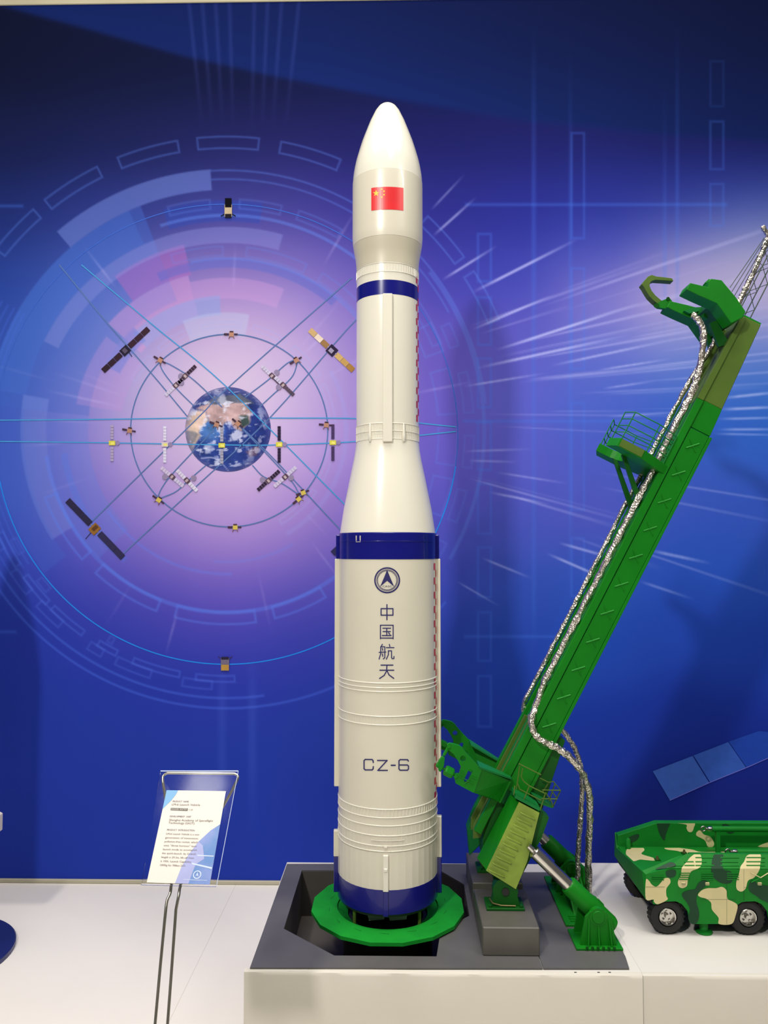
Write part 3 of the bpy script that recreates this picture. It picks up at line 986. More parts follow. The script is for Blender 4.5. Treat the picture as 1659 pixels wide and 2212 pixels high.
NR = 96
prof = [(y, hw) for y, hw in ((225.5, 4), (226.5, 9), (229, 15), (233, 20), (243, 27.5), (265, 38.5), (287, 47.5), (308.5, 56), (330, 63), (352, 69.5), (366, 72.6), (380, 75.0), (390, 76.1), (400, 76.8))]
MB().lathe([(rad_px(h), zs(y)) for y, h in reversed(prof)], AX, YC, NR).build('nose_cone', 'white', rk, smooth=40)
MB().lathe([(rad_px(h), zs(y)) for y, h in reversed([(400.3, 77.0), (410, 77.2), (518, 77.2), (530, 76.3), (537, 75.4)])], AX, YC, NR).build('fairing_barrel', 'white2', rk, smooth=40)
MB().lathe([(rad_px(h), zs(y)) for y, h in reversed([(537.3, 75.2), (547, 73.6), (560, 70.9), (569, 69.6), (580, 68.7), (590, 68.2)])], AX, YC, NR).build('fairing_base', 'white3', rk, smooth=40)
R2 = rad_px(68.0)
ZB1, ZB0 = zf(604, R2), zf(635, R2)
MB().lathe([(R2, zs(948)), (R2, ZB0 - .0002)], AX, YC, NR).build('upper_stage', 'white', rk, smooth=40)
MB().lathe([(R2, ZB1 + .0002), (R2, zs(590.3))], AX, YC, NR).build('stage_collar', 'white', rk, smooth=40)
MB().lathe([(R2 + .0004, ZB0), (R2 + .0004, ZB1)], AX, YC, NR).build('upper_navy_band', 'navy', rk, smooth=40, label='navy blue painted band')
MB().lathe([(rad_px(h), zs(y)) for y, h in reversed([(948.2, 68), (958, 68.3), (975, 70.2), (994, 73.4), (1037, 82.4), (1100, 95.2), (1152, 103.2)])], AX, YC, NR).build('interstage_cone', 'white', rk, smooth=40)
R1 = rad_px(104.6)
ZN1, ZN0 = zs(1152.3), zs(1207)
MB().lathe([(R1 + .0012, ZN0), (R1 + .0012, ZN1 - .002), (R1 - .001, ZN1)], AX, YC, NR).build('lower_navy_band', 'navy', rk, smooth=40, label='navy blue painted band')
MB().torus((AX, YC), R1 + .0015, .0014, 96, 6, zs(1170)).build('band_seam', 'navy', rk, smooth=60)
ZT = zf(1842, R1)
MB().lathe([(R1, ZT), (R1, ZN0)], AX, YC, NR).build('first_stage', 'white2', rk, smooth=40)
ZK = zf(1923, R1)
ZE = zf(1976, R1)
NF = 44


def facet_ring(r, z0, z1, n=NF):
    m = MB()
    vs, fs = [], []
    for z in (z0, z1):
        for j in range(n):
            for k, rr2 in ((0, r), (0.5, r * 1.004)):
                w = 2 * math.pi * (j + k) / n
                vs.append((AX + rr2 * math.cos(w), YC + rr2 * math.sin(w), z))
    m2 = 2 * n
    for j in range(m2):
        fs.append((j, (j + 1) % m2, m2 + (j + 1) % m2, m2 + j))
    fs.append(tuple(range(m2 - 1, -1, -1)))
    fs.append(tuple(range(m2, 2 * m2)))
    return m.add(vs, fs)


facet_ring(R1 + .0006, ZK, ZT - .0002).build('tail_skirt', 'white2', rk)
facet_ring(R1 + .0016, ZE, ZK - .0002).build('tail_navy_band', 'navy', rk, smooth=20, label='navy blue painted band')
MB().lathe([(.02, ZE - .0002), (R1 - .006, ZE - .0002), (R1 - .008, ZE - .012), (.02, ZE - .012)], AX, YC, 48).build('base_plate', 'dark', rk)
# hoops
for y in (1476, 1486, 1494.5, 1548, 1566.5, 1749, 1767, 1784.5, 1806, 1828, 1839.5):
    MB().torus((AX, YC), R1 + .0003, .0021, 96, 8, zf(y, R1)).build('hoop', 'white', rk, smooth=70)
for y in (566.5, 585.5, 913.5, 930, 947):
    zz = zf(y, R2)
    MB().torus((AX, YC), R2 + .0002, .0017, 96, 8, zz).build('hoop', 'white', rk, smooth=70)


def ribs(z0, z1, R, n, w, name='stringers', slant=0.0, h=.0012, a0=0, a1=360):
    m = MB()
    for i in range(n):
        a = math.radians(a0 + (a1 - a0) * i / n)
        c, s = math.cos(a), math.sin(a)
        c2, s2 = math.cos(a + slant), math.sin(a + slant)
        t = Vector((-s, c, 0)) * w
        p0 = Vector((AX + R * c, YC + R * s, z0))
        p1 = Vector((AX + R * c2, YC + R * s2, z1))
        nr = Vector((c, s, 0)) * h
        m.loft([p0 - t, p0 + t, p0 + t * .7 + nr, p0 - t * .7 + nr], [p1 - t, p1 + t, p1 + t * .7 + nr, p1 - t * .7 + nr])
    return m.build(name, 'white', rk, kind='stuff')


ribs(zf(584.5, R2), zf(568, R2), R2, 72, .0011)
ribs(zf(946, R2), zf(931, R2), R2, 84, .0010)
ribs(zf(929, R2), zf(914.5, R2), R2, 84, .0010)
ribs(zf(1766, R1), zf(1750, R1), R1, 90, .0013, slant=.02)
ribs(zf(1838, R1), zf(1807, R1), R1, 64, .0007, h=.0007)
ribs(zf(1805, R1), zf(1786, R1), R1, 64, .0007, h=.0007)
ribs(zf(1565, R1), zf(1549, R1), R1, 96, .0006, h=.0003)
for k in range(18):
    a = math.radians(-90 - 17 + 34 * k / 17 + 1)
    p = Vector((AX + (R1 + .001) * math.cos(a), YC + (R1 + .001) * math.sin(a), zf(1816, R1)))
    MB().obox(p, Vector((-math.sin(a), math.cos(a), 0)) * .0036, Vector((math.cos(a), math.sin(a), 0)) * .0016, (0, 0, .0013)).build('weld_bead', 'white', rk)


def race(phi, R, z0, z1, w, h, name, m, bev=.002, **kw):
    """a cable duct on the body; phi measured from the side facing the viewer, towards the right"""
    a = math.radians(-90 + phi)
    nr = Vector((math.cos(a), math.sin(a), 0))
    t = Vector((-math.sin(a), math.cos(a), 0))
    c = Vector((AX, YC, (z0 + z1) / 2)) + nr * (R + h / 2 - .004)
    return MB().obox(c, t * w, nr * (h / 2 + .004), (0, 0, (z1 - z0) / 2)).build(name, m, rk, bevel=bev, **kw)


race(0.8, R2, zf(946, R2 + .01) - .012, zf(635.5, R2), .0162, .010, 'cable_duct', 'white', .0015)
for x in (801, 870):
    ph = math.degrees(math.asin((x - 836) / 68.0))
    a = math.radians(-90 + ph)
    nr = Vector((math.cos(a), math.sin(a), 0))
    c = Vector((AX, YC, 0)) + nr * (R2 + .003)
    MB().tube([c + Vector((0, 0, zf(y, R2))) for y in (912, 918, 940, 949, 953)], [.0015, .0035, .006, .006, .003], 10).build('thruster_pod', 'white', rk, smooth=50)
for s in (-1, 1):
    race(s * 86, R1, zf(1748, R1) + .027, ZN0, .012, .0145, 'cable_duct', 'white2', .002)
    race(s * 86, R1, ZN0 + .0002, zs(1156), .012, .0105, 'duct_cover', 'navy', .002)
    race(s * 86, R1, ZK + .02 + .026, zs(1790 if s < 0 else 1758), .010, .0155, 'tail_duct', 'white2', .002)
    race(s * 86, R1, ZE + .005, ZK + .0455, .010, .0150, 'tail_duct_cover', 'navy', .002)
race(-1.2, R1, ZK - .003, zf(1846, R1), .0088, .0085, 'tail_duct', 'white', .002)
race(-1.2, R1, zf(1884, R1 + .008), zf(1876, R1 + .008), .006, .0115, 'duct_bump', 'white', .002)
race(-1.2, R1, zf(1832, R1), zf(1826, R1), .0055, .0045, 'duct_tip', 'white', .001)
race(-1.2, R1, ZE - .004, ZK - .0032, .0080, .0065, 'tail_duct_cover', 'navy', .001)
for x0, x1 in ((793, 832), (838, 880)):
    MB().prism([P(x, y, 2.545) for x, y in ((x0, 1972), (x1, 1972), (x1 - 2, 1986), (x0 + 12 if x0 > 800 else x0 + 3, 1990), (x1 - 12, 1991))][:3] + [P(x0 + 4, 1989, 2.545)], (0, .05, 0)).build('engine_shroud', 'nozzle', rk)
# white bracket marks on the navy band
for pts in ([(769.5, 1157), (769.5, 1170.5), (778, 1170.5), (778, 1157)],):
    vs, fs = [], []
    for q in ribbon(pts, 2.2):
        n0 = len(vs)
        vs += [pcyl(x, y, AX, YC, R1 + .0022) for x, y in q]
        fs.append((n0, n0 + 1, n0 + 2, n0 + 3))
    mk('bracket_mark', vs, fs, 'cream', rk, recalc=False)
MB().cyl(P(944, 1159.5, YC - .01), P(944, 1159.5, YC - .02), .005, .004, 12).build('sensor_stud', 'white', rk)
# engine bells and holding pins
for dx_, dy_ in ((-.05, -.05), (.05, -.05), (-.05, .06), (.05, .06)):
    MB().lathe([(.044, ZE - .036), (.036, ZE - .026), (.02, ZE - .0125)], AX + dx_, YC + dy_, 24).build('engine_bell', 'nozzle', rk, smooth=40)
for x in (-.1065, .1045):
    for s in (-1, 1):
        MB().cyl((AX + x, YR + s * .108, ZR - .0178), (AX + x, YR + s * .108, ZE - .0005), .0058, n=14).build('support_pin', 'olive', rk, smooth=40)


# writing and marks, wrapped round the body
def cyl_poly(polys, R, name, m, label=None):
    vs, fs = [], []
    for q in polys:
        n0 = len(vs)
        vs += [pcyl(x, y, AX, YC, R) for x, y in q]
        fs.append(tuple(range(n0, n0 + len(q))))
    return mk(name, vs, fs, m, rk, recalc=False, label=label)


def sub(pts, step=3.0):
    out = [pts[0]]
    for a, b2 in zip(pts, pts[1:]):
        k = max(1, int(math.hypot(b2[0] - a[0], b2[1] - a[1]) / step))
        out += [(a[0] + (b2[0] - a[0]) * i / k, a[1] + (b2[1] - a[1]) * i / k) for i in range(1, k + 1)]
    return out


def glyph(strokes, w, ox, oy, sc, name, label=None, m='ink'):
    polys = []
    for s in strokes:
        pts = [(ox + x / sc, oy + y / sc) for x, y in s]
        for a, b2 in zip(pts, pts[1:]):
            L = math.hypot(b2[0] - a[0], b2[1] - a[1]) or 1
            e = w * .42 / L
            a2 = (a[0] - (b2[0] - a[0]) * e, a[1] - (b2[1] - a[1]) * e)
            b3 = (b2[0] + (b2[0] - a[0]) * e, b2[1] + (b2[1] - a[1]) * e)
            polys += ribbon(sub([a2, b3]), w)
    return cyl_poly(polys, R1 + .0009, name, m, label)


K = 4.609
glyph([[(660, 990), (778, 990), (778, 1055), (660, 1055), (660, 990)], [(718, 950), (718, 1100)]], 2.4, 680, 1100, K, 'character')
glyph([[(653, 1290), (653, 1155), (780, 1155), (780, 1290)], [(653, 1283), (780, 1283)], [(678, 1185), (755, 1185)], [(680, 1218), (752, 1218)], [(672, 1258), (760, 1258)], [(716, 1185), (716, 1258)], [(735, 1230), (748, 1246)]], 2.2, 680, 1100, K, 'character')
glyph([[(672, 1345), (662, 1366)], [(656, 1370), (656, 1440), (640, 1492)], [(656, 1370), (697, 1370), (697, 1478), (682, 1490)], [(640, 1425), (708, 1422)], [(672, 1385), (677, 1405)], [(672, 1440), (677, 1465)], [(742, 1346), (747, 1366)], [(712, 1378), (788, 1378)], [(732, 1410), (732, 1450), (712, 1492)], [(732, 1410), (764, 1410), (764, 1478), (772, 1488), (788, 1486), (788, 1466)]], 2.1, 680, 1100, K, 'character')
glyph([[(660, 1552), (778, 1552)], [(648, 1603), (786, 1603)], [(718, 1552), (714, 1612), (690, 1655), (645, 1685)], [(718, 1606), (740, 1650), (786, 1684)]], 2.4, 680, 1100, K, 'character')
glyph([[(582, 678), (580, 660), (570, 649), (502, 648), (490, 660), (490, 740), (502, 752), (570, 752), (580, 742), (582, 720)]], 2.7, 680, 1500, K, 'letter')
glyph([[(625, 658), (720, 658), (628, 757), (722, 757)]], 2.7, 680, 1500, K, 'letter')
glyph([[(762, 706), (800, 706)]], 3.0, 680, 1500, K, 'letter')
glyph([[(932, 664), (924, 651), (850, 650), (838, 662), (838, 742), (850, 755), (922, 755), (933, 742), (933, 714), (922, 703), (838, 703)]], 2.7, 680, 1500, K, 'letter')
em = cyl_poly(ribbon(circ(836.3, 1253.5, 26.4, 26.6, 48), 3.2, True), R1 + .0009, 'emblem', 'ink', 'round navy emblem with an upright arrowhead')
for r, w in ((22.6, 1.1), (20.6, 1.1)):
    vs = [pcyl(x, y, AX, YC, R1 + .0009) for q in ribbon(circ(836.3, 1253.5, r, r, 44), w, True) for x, y in q]
    mk('emblem_ring', vs, [tuple(range(i, i + 4)) for i in range(0, len(vs), 4)], 'ink', em, recalc=False)
for q in ([(836.2, 1231), (828.5, 1250), (821, 1267.5), (836.2, 1254.5)], [(836.2, 1231), (836.2, 1254.5), (851.6, 1267.5), (844, 1250)]):
    mk('arrowhead', [pcyl(x, y, AX, YC, R1 + .0011) for x, y in q], [(0, 1, 2, 3)], 'ink', em, recalc=False)


def text_polys(txt, size, font_scale=1.0):
    cu = bpy.data.curves.new('t', 'FONT')
    cu.body = txt
    cu.size = size
    cu.resolution_u = 2
    ob = bpy.data.objects.new('t', cu)
    col.objects.link(ob)
    dg = bpy.context.evaluated_depsgraph_get()
    me = bpy.data.meshes.new_from_object(ob.evaluated_get(dg))
    vs = [(v.co.x, v.co.y) for v in me.vertices]
    fs = [tuple(p.vertices) for p in me.polygons]
    bpy.data.objects.remove(ob)
    bpy.data.curves.remove(cu)
    bpy.data.meshes.remove(me)
    return vs, fs


vs, fs = text_polys('CASC', 9.0)
wt = max(v[0] for v in vs)
mk('letter', [pcyl(836.3 - 10.5 + x / wt * 21, 1268.5 - y * .62, AX, YC, R1 + .0011) for x, y in vs], fs, 'ink', em, recalc=False)
# flag
vs, fs = [], []
nx, ny = 16, 4
for j in range(ny + 1):
    for i in range(nx + 1):
        x = 802 + 69.5 * i / nx
        bow = 2.6 * (1 - ((x - 837) / 35.0) ** 2)
        yt, yb = 406 - bow, 455 - bow
        vs.append(pcyl(x, yt + (yb - yt) * j / ny, AX, YC, rad_px(77.2) + .0008))
for j in range(ny):
    for i in range(nx):
        k = j * (nx + 1) + i
        fs.append((k, k + 1, k + nx + 2, k + nx + 1))
flag = mk('flag', vs, fs, 'red', rk, recalc=False, label='red flag decal with yellow stars')


def star(cx, cy, r, rot0, nm='star'):
    pts = []
    for i in range(10):
        a = math.radians(rot0 - 90 + i * 36)
        q = r if i % 2 == 0 else r * .40
        pts.append((cx + q * math.cos(a), cy + q * math.sin(a)))
    vs = [pcyl(x, y, AX, YC, rad_px(77.2) + .0013) for x, y in [(cx, cy)] + pts]
    mk(nm, vs, [(0, 1 + i, 1 + (i + 1) % 10) for i in range(10)], 'yellow', flag, recalc=False)


star(812.5, 417.5, 7.6, 0)
for x, y, a in ((824.5, 408.6, 20), (829.5, 413.2, 40), (829.5, 420.6, 0), (824.5, 425.8, 20)):
    star(x, y, 2.9, a)


# red measuring marks down the side
def dash(phi0, phi1, R, z0, z1, cone=None):
    vs = []
    for z in (z0, z1):
        for k in range(4):
            a = math.radians(-90 + phi0 + (phi1 - phi0) * k / 3)
            vs.append((AX + R * math.cos(a), YC + R * math.sin(a), z))
    mk('measuring_mark', vs, [(0, 1, 5, 4), (1, 2, 6, 5), (2, 3, 7, 6)], 'mred', rk, recalc=False)


y = 607.0
k = 0
while y < 916:
    z1, z0 = zs(y), zs(y + 14.3)
    if not (625 < y < 652):
        dash(65, 72.5, R2 + .0008, z0, z1)
    if y + 29 < 916:
        dash(73, 84, R2 + .0008, zs(y + 29), z0)
    y += 29.4
y = 1216.0
while y < 1722:
    dash(68.5, 76.0, R1 + .0008, zs(y + 14.6), zs(y))
    dash(76.0, 82.5, R1 + .0008, zs(y + 29.2), zs(y + 14.6))
    y += 30.2

# ------------------------------------------------------------------ erector arm
er = thing('erector_arm', 'leaning green rocket erector arm with cradles and clamp brackets', 'erector', (0.34, YC, ZB))
A0 = P(1185, 1566, 2.58)
A1 = P(1495, 962, 2.58)
UU = (A1 - A0).normalized()
VV = Vector((-UU.z, 0, UU.x))
YD = Vector((0, 1, 0))


def A(u, v, Y):
    p = A0 + UU * u + VV * v
    return Vector((p.x, Y, p.z))


def uv(x, y, Y):
    d = P(x, y, Y) - A0
    return d.dot(UU), d.dot(VV)


def pprism(px, Y0, Y1, name, m, parent=er, bevel=0.0, holes=(), **k):
    mb = MB()
    pts = [P(x, y, Y0) for x, y in px]
    if holes:
        mb.holed(pts, [[P(x, y, Y0) for x, y in h] for h in holes], (0, Y1 - Y0, 0))
    else:
        mb.prism(pts, (0, Y1 - Y0, 0))
    return mb.build(name, m, parent, bevel=bevel, **k)


def uprism(q, Y0, Y1, name, m, parent=er, bevel=0.0, **k):
    return MB().prism([A(u, v, Y0) for u, v in q], (0, Y1 - Y0, 0)).build(name, m, parent, bevel=bevel, **k)


# main box beam, its lengths in different greens
VL, VR = 0.045, -0.041
uprism([(-.30, VL), (-.30, VR), (1.105, VR), (1.105, VL)], 2.588, 2.732, 'beam', 'green2', bevel=.002)
uprism([(1.105, VL), (1.105, VR), (1.205, VR + .005), (1.205, VL - .001)], 2.586, 2.734, 'beam_section', 'green', bevel=.001)
uprism([(1.205, VL - .001), (1.205, VR + .005), (1.5245, -.0227), (1.5245, .0408)], 2.586, 2.734, 'beam_head', 'olive', bevel=.002)
MB().prism([A(-.25, -.038, 2.588), A(1.10, -.038, 2.588), A(1.10, .0295, 2.588), A(-.25, .0295, 2.588)], (0, -.006, 0)).build('front_panel', 'green', er, bevel=.001)
for Y0, Y1 in ((2.578, 2.600), (2.720, 2.742)):
    uprism([(-.42, .033), (1.20, .033), (1.20, .058), (-.42, .058)], Y0, Y1, 'flange', 'green', bevel=.0015)
    uprism([(1.201, .034), (1.515, .032), (1.515, .050), (1.201, .057)], Y0 + .001, Y1 - .001, 'flange', 'olive', bevel=.0015)
for Y0 in (2.577,):
    uprism([(-.28, -.048), (1.10, -.048), (1.10, -.0385), (-.28, -.0385)], Y0, Y0 + .012, 'edge_rail', 'green', bevel=.001)
# cross-shaped stiffeners
L11 = (A1 - A0).length
for i in range(11):
    u = L11 * i / 10
    c = A(u, -.003, 2.5815)
    d1 = Vector((.955, 0, .30)).normalized()
    d2 = Vector((.38, 0, -.92)).normalized()
    q = MB()
    q.tube([c - d1 * .0235, c + d1 * .0235], .0028, 8)
    o = q.build('cross_stiffener', 'xgreen', er, smooth=50)
    MB().tube([c - d2 * .0235, c + d2 * .0235], .0021, 8).build('stiffener_bar', 'green', o, smooth=50)
# lower body: spine, two cheeks, rails in the channel
uprism([(-.02, .040), (-.02, -.075), (-.30, -.118), (-.43, -.112), (-.505, -.075), (-.50, -.02), (-.44, .015), (-.30, .040)], 2.59, 2.73, 'lower_spine', 'dgreen', bevel=.002)
ck = [(1121, 1732), (1165, 1755), (1138, 1862), (1114, 1920), (1050, 1880)]
f_mid = [P(1121, 1732, 2.495), P(1165, 1755, 2.495), P(1138, 1862, 2.495), P(1114, 1920, 2.495), P(1050, 1880, 2.495)]
bk = [P(1102, 1716, 2.575), P(1166, 1742, 2.575), P(1136, 1842, 2.575), P(1112, 1894, 2.575), P(1030, 1853, 2.575)]
MB().loft(f_mid, bk).build('cheek', 'green', er, bevel=.001)
mir = lambda p: Vector((p.x, 2 * YC - p.y, p.z))
MB().loft([mir(p) for p in f_mid], [mir(p) for p in bk]).build('cheek', 'green2', er, bevel=.001)
pprism(ck, 2.4946, 2.4915, 'ladder_plate', 'lime', label='yellow-green side plate')
pprism([(1168, 1750), (1186, 1766), (1170, 1810), (1128, 1890), (1118, 1906), (1114, 1918), (1138, 1862)], 2.515, 2.56, 'side_plate', 'dgreen')
# left shell of the rear side and channel rails
uprism([(-.02, .046), (-.02, .0), (-.50, -.02), (-.545, -.006), (-.47, .042), (-.40, .050)], 2.735, 2.79, 'rear_shell', 'green2', bevel=.002)
for Y0 in (2.615, 2.695):
    uprism([(-.02, .056), (-.02, .04), (-.44, .02), (-.455, .04), (-.42, .058)], Y0, Y0 + .012, 'channel_rail', 'olive', bevel=.001)
for i in range(10):                     # rungs on the ladder plate
    y0 = 1755 + i * 12.7 + (i * i) * .12
    xl, xr = 1125 - i * 7.55, 1155 - i * 7.35
    p0, p1 = P(xl, y0, 2.489), P(xr, y0 + 14.5, 2.489)
    MB().tube([p0 + Vector((0, .003, 0)), p0 + Vector((0, -.003, .001)), p0 + Vector((.002, -.005, -.001)), p1 + Vector((-.002, -.005, .001)), p1 + Vector((0, -.003, 0)), p1 + Vector((0, .003, 0))], .0016, 6).build('rung', 'lime', er, smooth=60)
# hinge
pv = P(1092, 1926, 2.50)
for Y0, Y1 in ((2.50, 2.535), (2.785, 2.82)):
    q = [(pv.x + .040 * math.cos(a), Y0, pv.z + .040 * math.sin(a)) for a in [math.radians(-20 + 220 * i / 16) for i in range(17)]]
    q += [(pv.x - .046, Y0, ZB + .008), (pv.x + .046, Y0, ZB + .008)]
    MB().prism(q, (0, Y1 - Y0, 0)).build('hinge_lug', 'dgreen', er, bevel=.001)
    MB().box((pv.x - .062, Y0 - .018, ZB + .0002), (pv.x + .058, Y1 + .03, ZB + .008)).build('hinge_foot', 'dgreen', er, bevel=.001)
    MB().tube([(pv.x - .052, Y0 - .006, ZB + .034), (pv.x - .042, Y0 - .008, ZB + .020), (pv.x - .015, Y0 - .009, ZB + .0135), (pv.x + .03, Y0 - .009, ZB + .0125)], .0025, 6).build('hinge_pipe', 'brass', er, smooth=60)
    for dx_ in (-.05, .048):
        MB().cyl((pv.x + dx_, Y0 - .01, ZB + .008), (pv.x + dx_, Y0 - .01, ZB + .015), .005, n=8).build('bolt', 'dgreen', er)
MB().cyl((pv.x, 2.496, pv.z), (pv.x, 2.824, pv.z), .012, n=20).build('hinge_pin', 'dark', er, smooth=40)
MB().prism([A(-.47, -.02, 2.54), A(-.43, -.09, 2.54), (pv.x + .03, 2.54, pv.z - .01), (pv.x - .025, 2.54, pv.z - .012)], (0, .24, 0)).build('hinge_knuckle', 'dgreen', er)

# lower clamp brackets, front and rear
pl_px = [(966, 1609), (971, 1606), (982, 1608), (992, 1611), (999, 1616), (1007, 1627), (1036, 1658), (1040, 1664), (1024, 1712), (1021, 1712), (984, 1692), (983, 1686), (979, 1676), (981, 1672), (992, 1672), (996, 1657), (989, 1643), (980, 1629), (971, 1622), (966, 1615)]
hole1 = circ(1000, 1638.5, 6.2, 6.2, 16)
hole2 = [(1012, 1664), (1016, 1661.5), (1020, 1663.5), (1021, 1667), (1011, 1688), (1007, 1691), (1003, 1688.5), (1002, 1685)]
bx_px = [(1037, 1657), (1104, 1681), (1102, 1690), (1080, 1733), (1064, 1724), (1040, 1717), (1021, 1712)]


for side in (0, 1):
    Yp = 2.483 if side == 0 else 2 * YC - 2.483 - .014
    cb = [P(x, y, 2.483) for x, y in pl_px]
    hb = [[P(x, y, 2.483) for x, y in h] for h in (hole1, hole2)]
    sh = Vector((0, Yp - 2.483, 0))
    br = MB().holed([p + sh for p in cb], [[p + sh for p in h] for h in hb], (0, .014, 0)).build('clamp_plate', 'green', er)
    def fl_(x, y, Y):
        p = P(x, y, Y)
        return p if side == 0 else Vector((p.x, 2 * YC - p.y, p.z))
    dd = Vector((0, .010 if side == 0 else -.010, 0))
    MB().prism([fl_(1037, 1660, 2.484), fl_(1103, 1686, 2.566), fl_(1080, 1733, 2.566), fl_(1064, 1725, 2.546), fl_(1040, 1717, 2.510), fl_(1021, 1712, 2.484)], dd).build('clamp_web', 'green', er)
    t0, t1 = fl_(1035, 1656, 2.480), fl_(1105, 1680.5, 2.560)
    d2 = Vector((0, .075 if side == 0 else -.075, 0))
    d3 = Vector((0, .030 if side == 0 else -.030, 0))
    MB().prism([t0, t1, t1 + d3, t0 + d2], (0, 0, -.006)).build('clamp_top_flange', 'green2', er)
    t0, t1 = fl_(1022, 1710, 2.484), fl_(1082, 1731, 2.566)
    MB().prism([t0 + dd, t1 + dd, t1 + d3, t0 + d2], (0, 0, -.006)).build('clamp_low_flange', 'green', er)
    MB().prism([fl_(1090, 1682, 2.565), fl_(1104, 1688, 2.565), fl_(1081, 1735, 2.565), fl_(1068, 1728, 2.565)], (0, .045 if side == 0 else -.045, 0)).build('clamp_mount', 'green', er)
    ym = Yp + .007
    # ribs framing the slot
    for a, b2 in (((989, 1674), (1023, 1693)), ((1019, 1678), (1030, 1683)), ((994, 1665), (1004, 1671)), ((1003, 1692), (1012, 1686)), ((1012, 1686), (1016, 1680))):
        MB().tube([P(*a, 2.483) + sh + Vector((0, -.002, 0)), P(*b2, 2.483) + sh + Vector((0, -.002, 0))], .0013, 6).build('plate_rib', 'green', br)

    def q3(x, y):
        p = P(x, y, 2.483)
        return Vector((p.x, ym, p.z))
    MB().tube([q3(970, 1612), q3(966, 1621), q3(959, 1633)], [.004, .0055, .005], 10).build('link_rod', 'green', er, smooth=50)
    MB().cyl(q3(970, 1612) + Vector((0, -.012, 0)), q3(970, 1612) + Vector((0, .012, 0)), .005, n=14).build('pivot_pin', 'green', er, smooth=40)
    MB().prism([q3(*p) + Vector((0, -.010, 0)) for p in ((956, 1634), (961, 1637), (959, 1655), (951, 1668), (947, 1664), (947, 1645))], (0, .020, 0)).build('grip_jaw', 'green', er, bevel=.0015)
    MB().cyl(q3(943, 1652), q3(949, 1655), .0075, .009, 12).build('grip_pad', 'green', er, smooth=40)
    MB().cyl(q3(955, 1660), q3(964, 1665), .004, n=10).build('stem', 'green', er, smooth=40)
    MB().tube([q3(961, 1664), q3(964, 1665.5), q3(976, 1672), q3(979, 1673.5)], [.014, .017, .017, .014], 8).build('coupling', 'green', er)
    MB().cyl(q3(978, 1673), q3(984, 1677), .005, n=10).build('stem', 'green', er, smooth=40)
    MB().cyl(q3(984, 1677) + Vector((0, -.012, 0)), q3(984, 1677) + Vector((0, .012, 0)), .0055, n=14).build('pivot_pin', 'green', er, smooth=40)

# small service platform with railing beside the ladder
MB().prism([P(x, y, 2.49) for x, y in ((1112, 1724), (1165, 1752), (1167, 1746), (1114, 1718))], (0, .085, 0)).build('service_platform', 'green2', er)
MB().prism([P(x, y, 2.56) for x, y in ((1148, 1714), (1176, 1728), (1197, 1744), (1192, 1746), (1165, 1736))], (0, .10, 0)).build('side_platform', 'green2', er)
c7 = lambda pts: [(930 + x / 4.1475, 1500 + y / 4.1475) for x, y in pts]
for pts, Y in (([(790, 620), (990, 720)], 2.50), ([(825, 665), (812, 735), (835, 780), (885, 820), (1030, 890)], 2.495), ([(775, 790), (800, 850), (990, 950)], 2.495), ([(885, 820), (830, 960)], 2.495), ([(1030, 880), (980, 1040)], 2.495), ([(800, 640), (770, 850)], 2.50), ([(755, 820), (745, 900)], 2.50),
              ([(980, 750), (1060, 790), (1100, 780), (1165, 860), (1095, 1010)], 2.57), ([(1000, 858), (1165, 860)], 2.56), ([(990, 935), (1135, 937)], 2.56), ([(1115, 800), (1060, 965)], 2.60), ([(1030, 880), (1085, 960), (1095, 1010)], 2.545), ([(1080, 855), (1135, 935)], 2.60), ([(1060, 790), (1000, 880)], 2.58), ([(985, 755), (960, 830), (1000, 935)], 2.62)):
    MB().tube([P(x, y, Y) for x, y in c7(pts)], .0021, 6).build('railing_bar', 'olive', er, smooth=60)

# mid platform: a forked plate carried by two struts, with railings
PW = 0.13


def fork(u0, u1, v_in, v_tip, v_tip2, hw, nr, name, m):
    arcp = [(v_in + nr - nr * math.cos(math.radians(t)), YC - nr * math.sin(math.radians(t))) for t in range(90, -91, -15)]
    q = [(.04, YC - .082), (.143, YC - hw), (v_tip, YC - hw), (v_tip2, YC - nr)] + arcp + [(v_tip2, YC + nr), (v_tip, YC + hw), (.143, YC + hw), (.04, YC + .082)]
    return MB().prism([A(u0, v, Y) for v, Y in q], UU * (u1 - u0)).build(name, m, er, bevel=.001)


fork(.918, .948, .152, .232, .252, PW, .064, 'forked_platform', 'green')
MB().prism([A(.921, .143, YC - PW - .0002), A(.921, .225, YC - PW - .0002), A(.947, .225, YC - PW - .0002), A(.947, .143, YC - PW - .0002)], (0, -.002, 0)).build('platform_edge', 'olive', er)
for Y in (2.602, 2.706):
    MB().prism([A(.918, .19, Y), A(.918, .172, Y), A(.800, .046, Y), A(.772, .046, Y), A(.79, .062, Y)], (0, .012, 0)).build('strut', 'dgreen', er, bevel=.001)
for s in (-1, 1):
    Yo, Yi_ = YC + s * (PW - .006), YC + s * .070
    posts = [(.246, Yi_), (.226, Yo), (.135, Yo), (.060, YC + s * .088)]
    for v, Y in posts:
        MB().tube([A(.948, v, Y), A(1.048, v, Y)], .0021, 6).build('railing_post', 'green2', er, smooth=60)
    for du in (.025, .05, .075, .1):
        MB().tube([A(.948 + du, v, Y) for v, Y in posts], .0019, 6).build('railing_bar', 'green2', er, smooth=60)
for i in range(7):
    u = .95 + i * .017
    MB().tube([A(u, .047, 2.60), A(u + .012, .064, 2.612), A(u, .064, 2.64)], .002, 6).build('step_iron', 'olive', er, smooth=60)

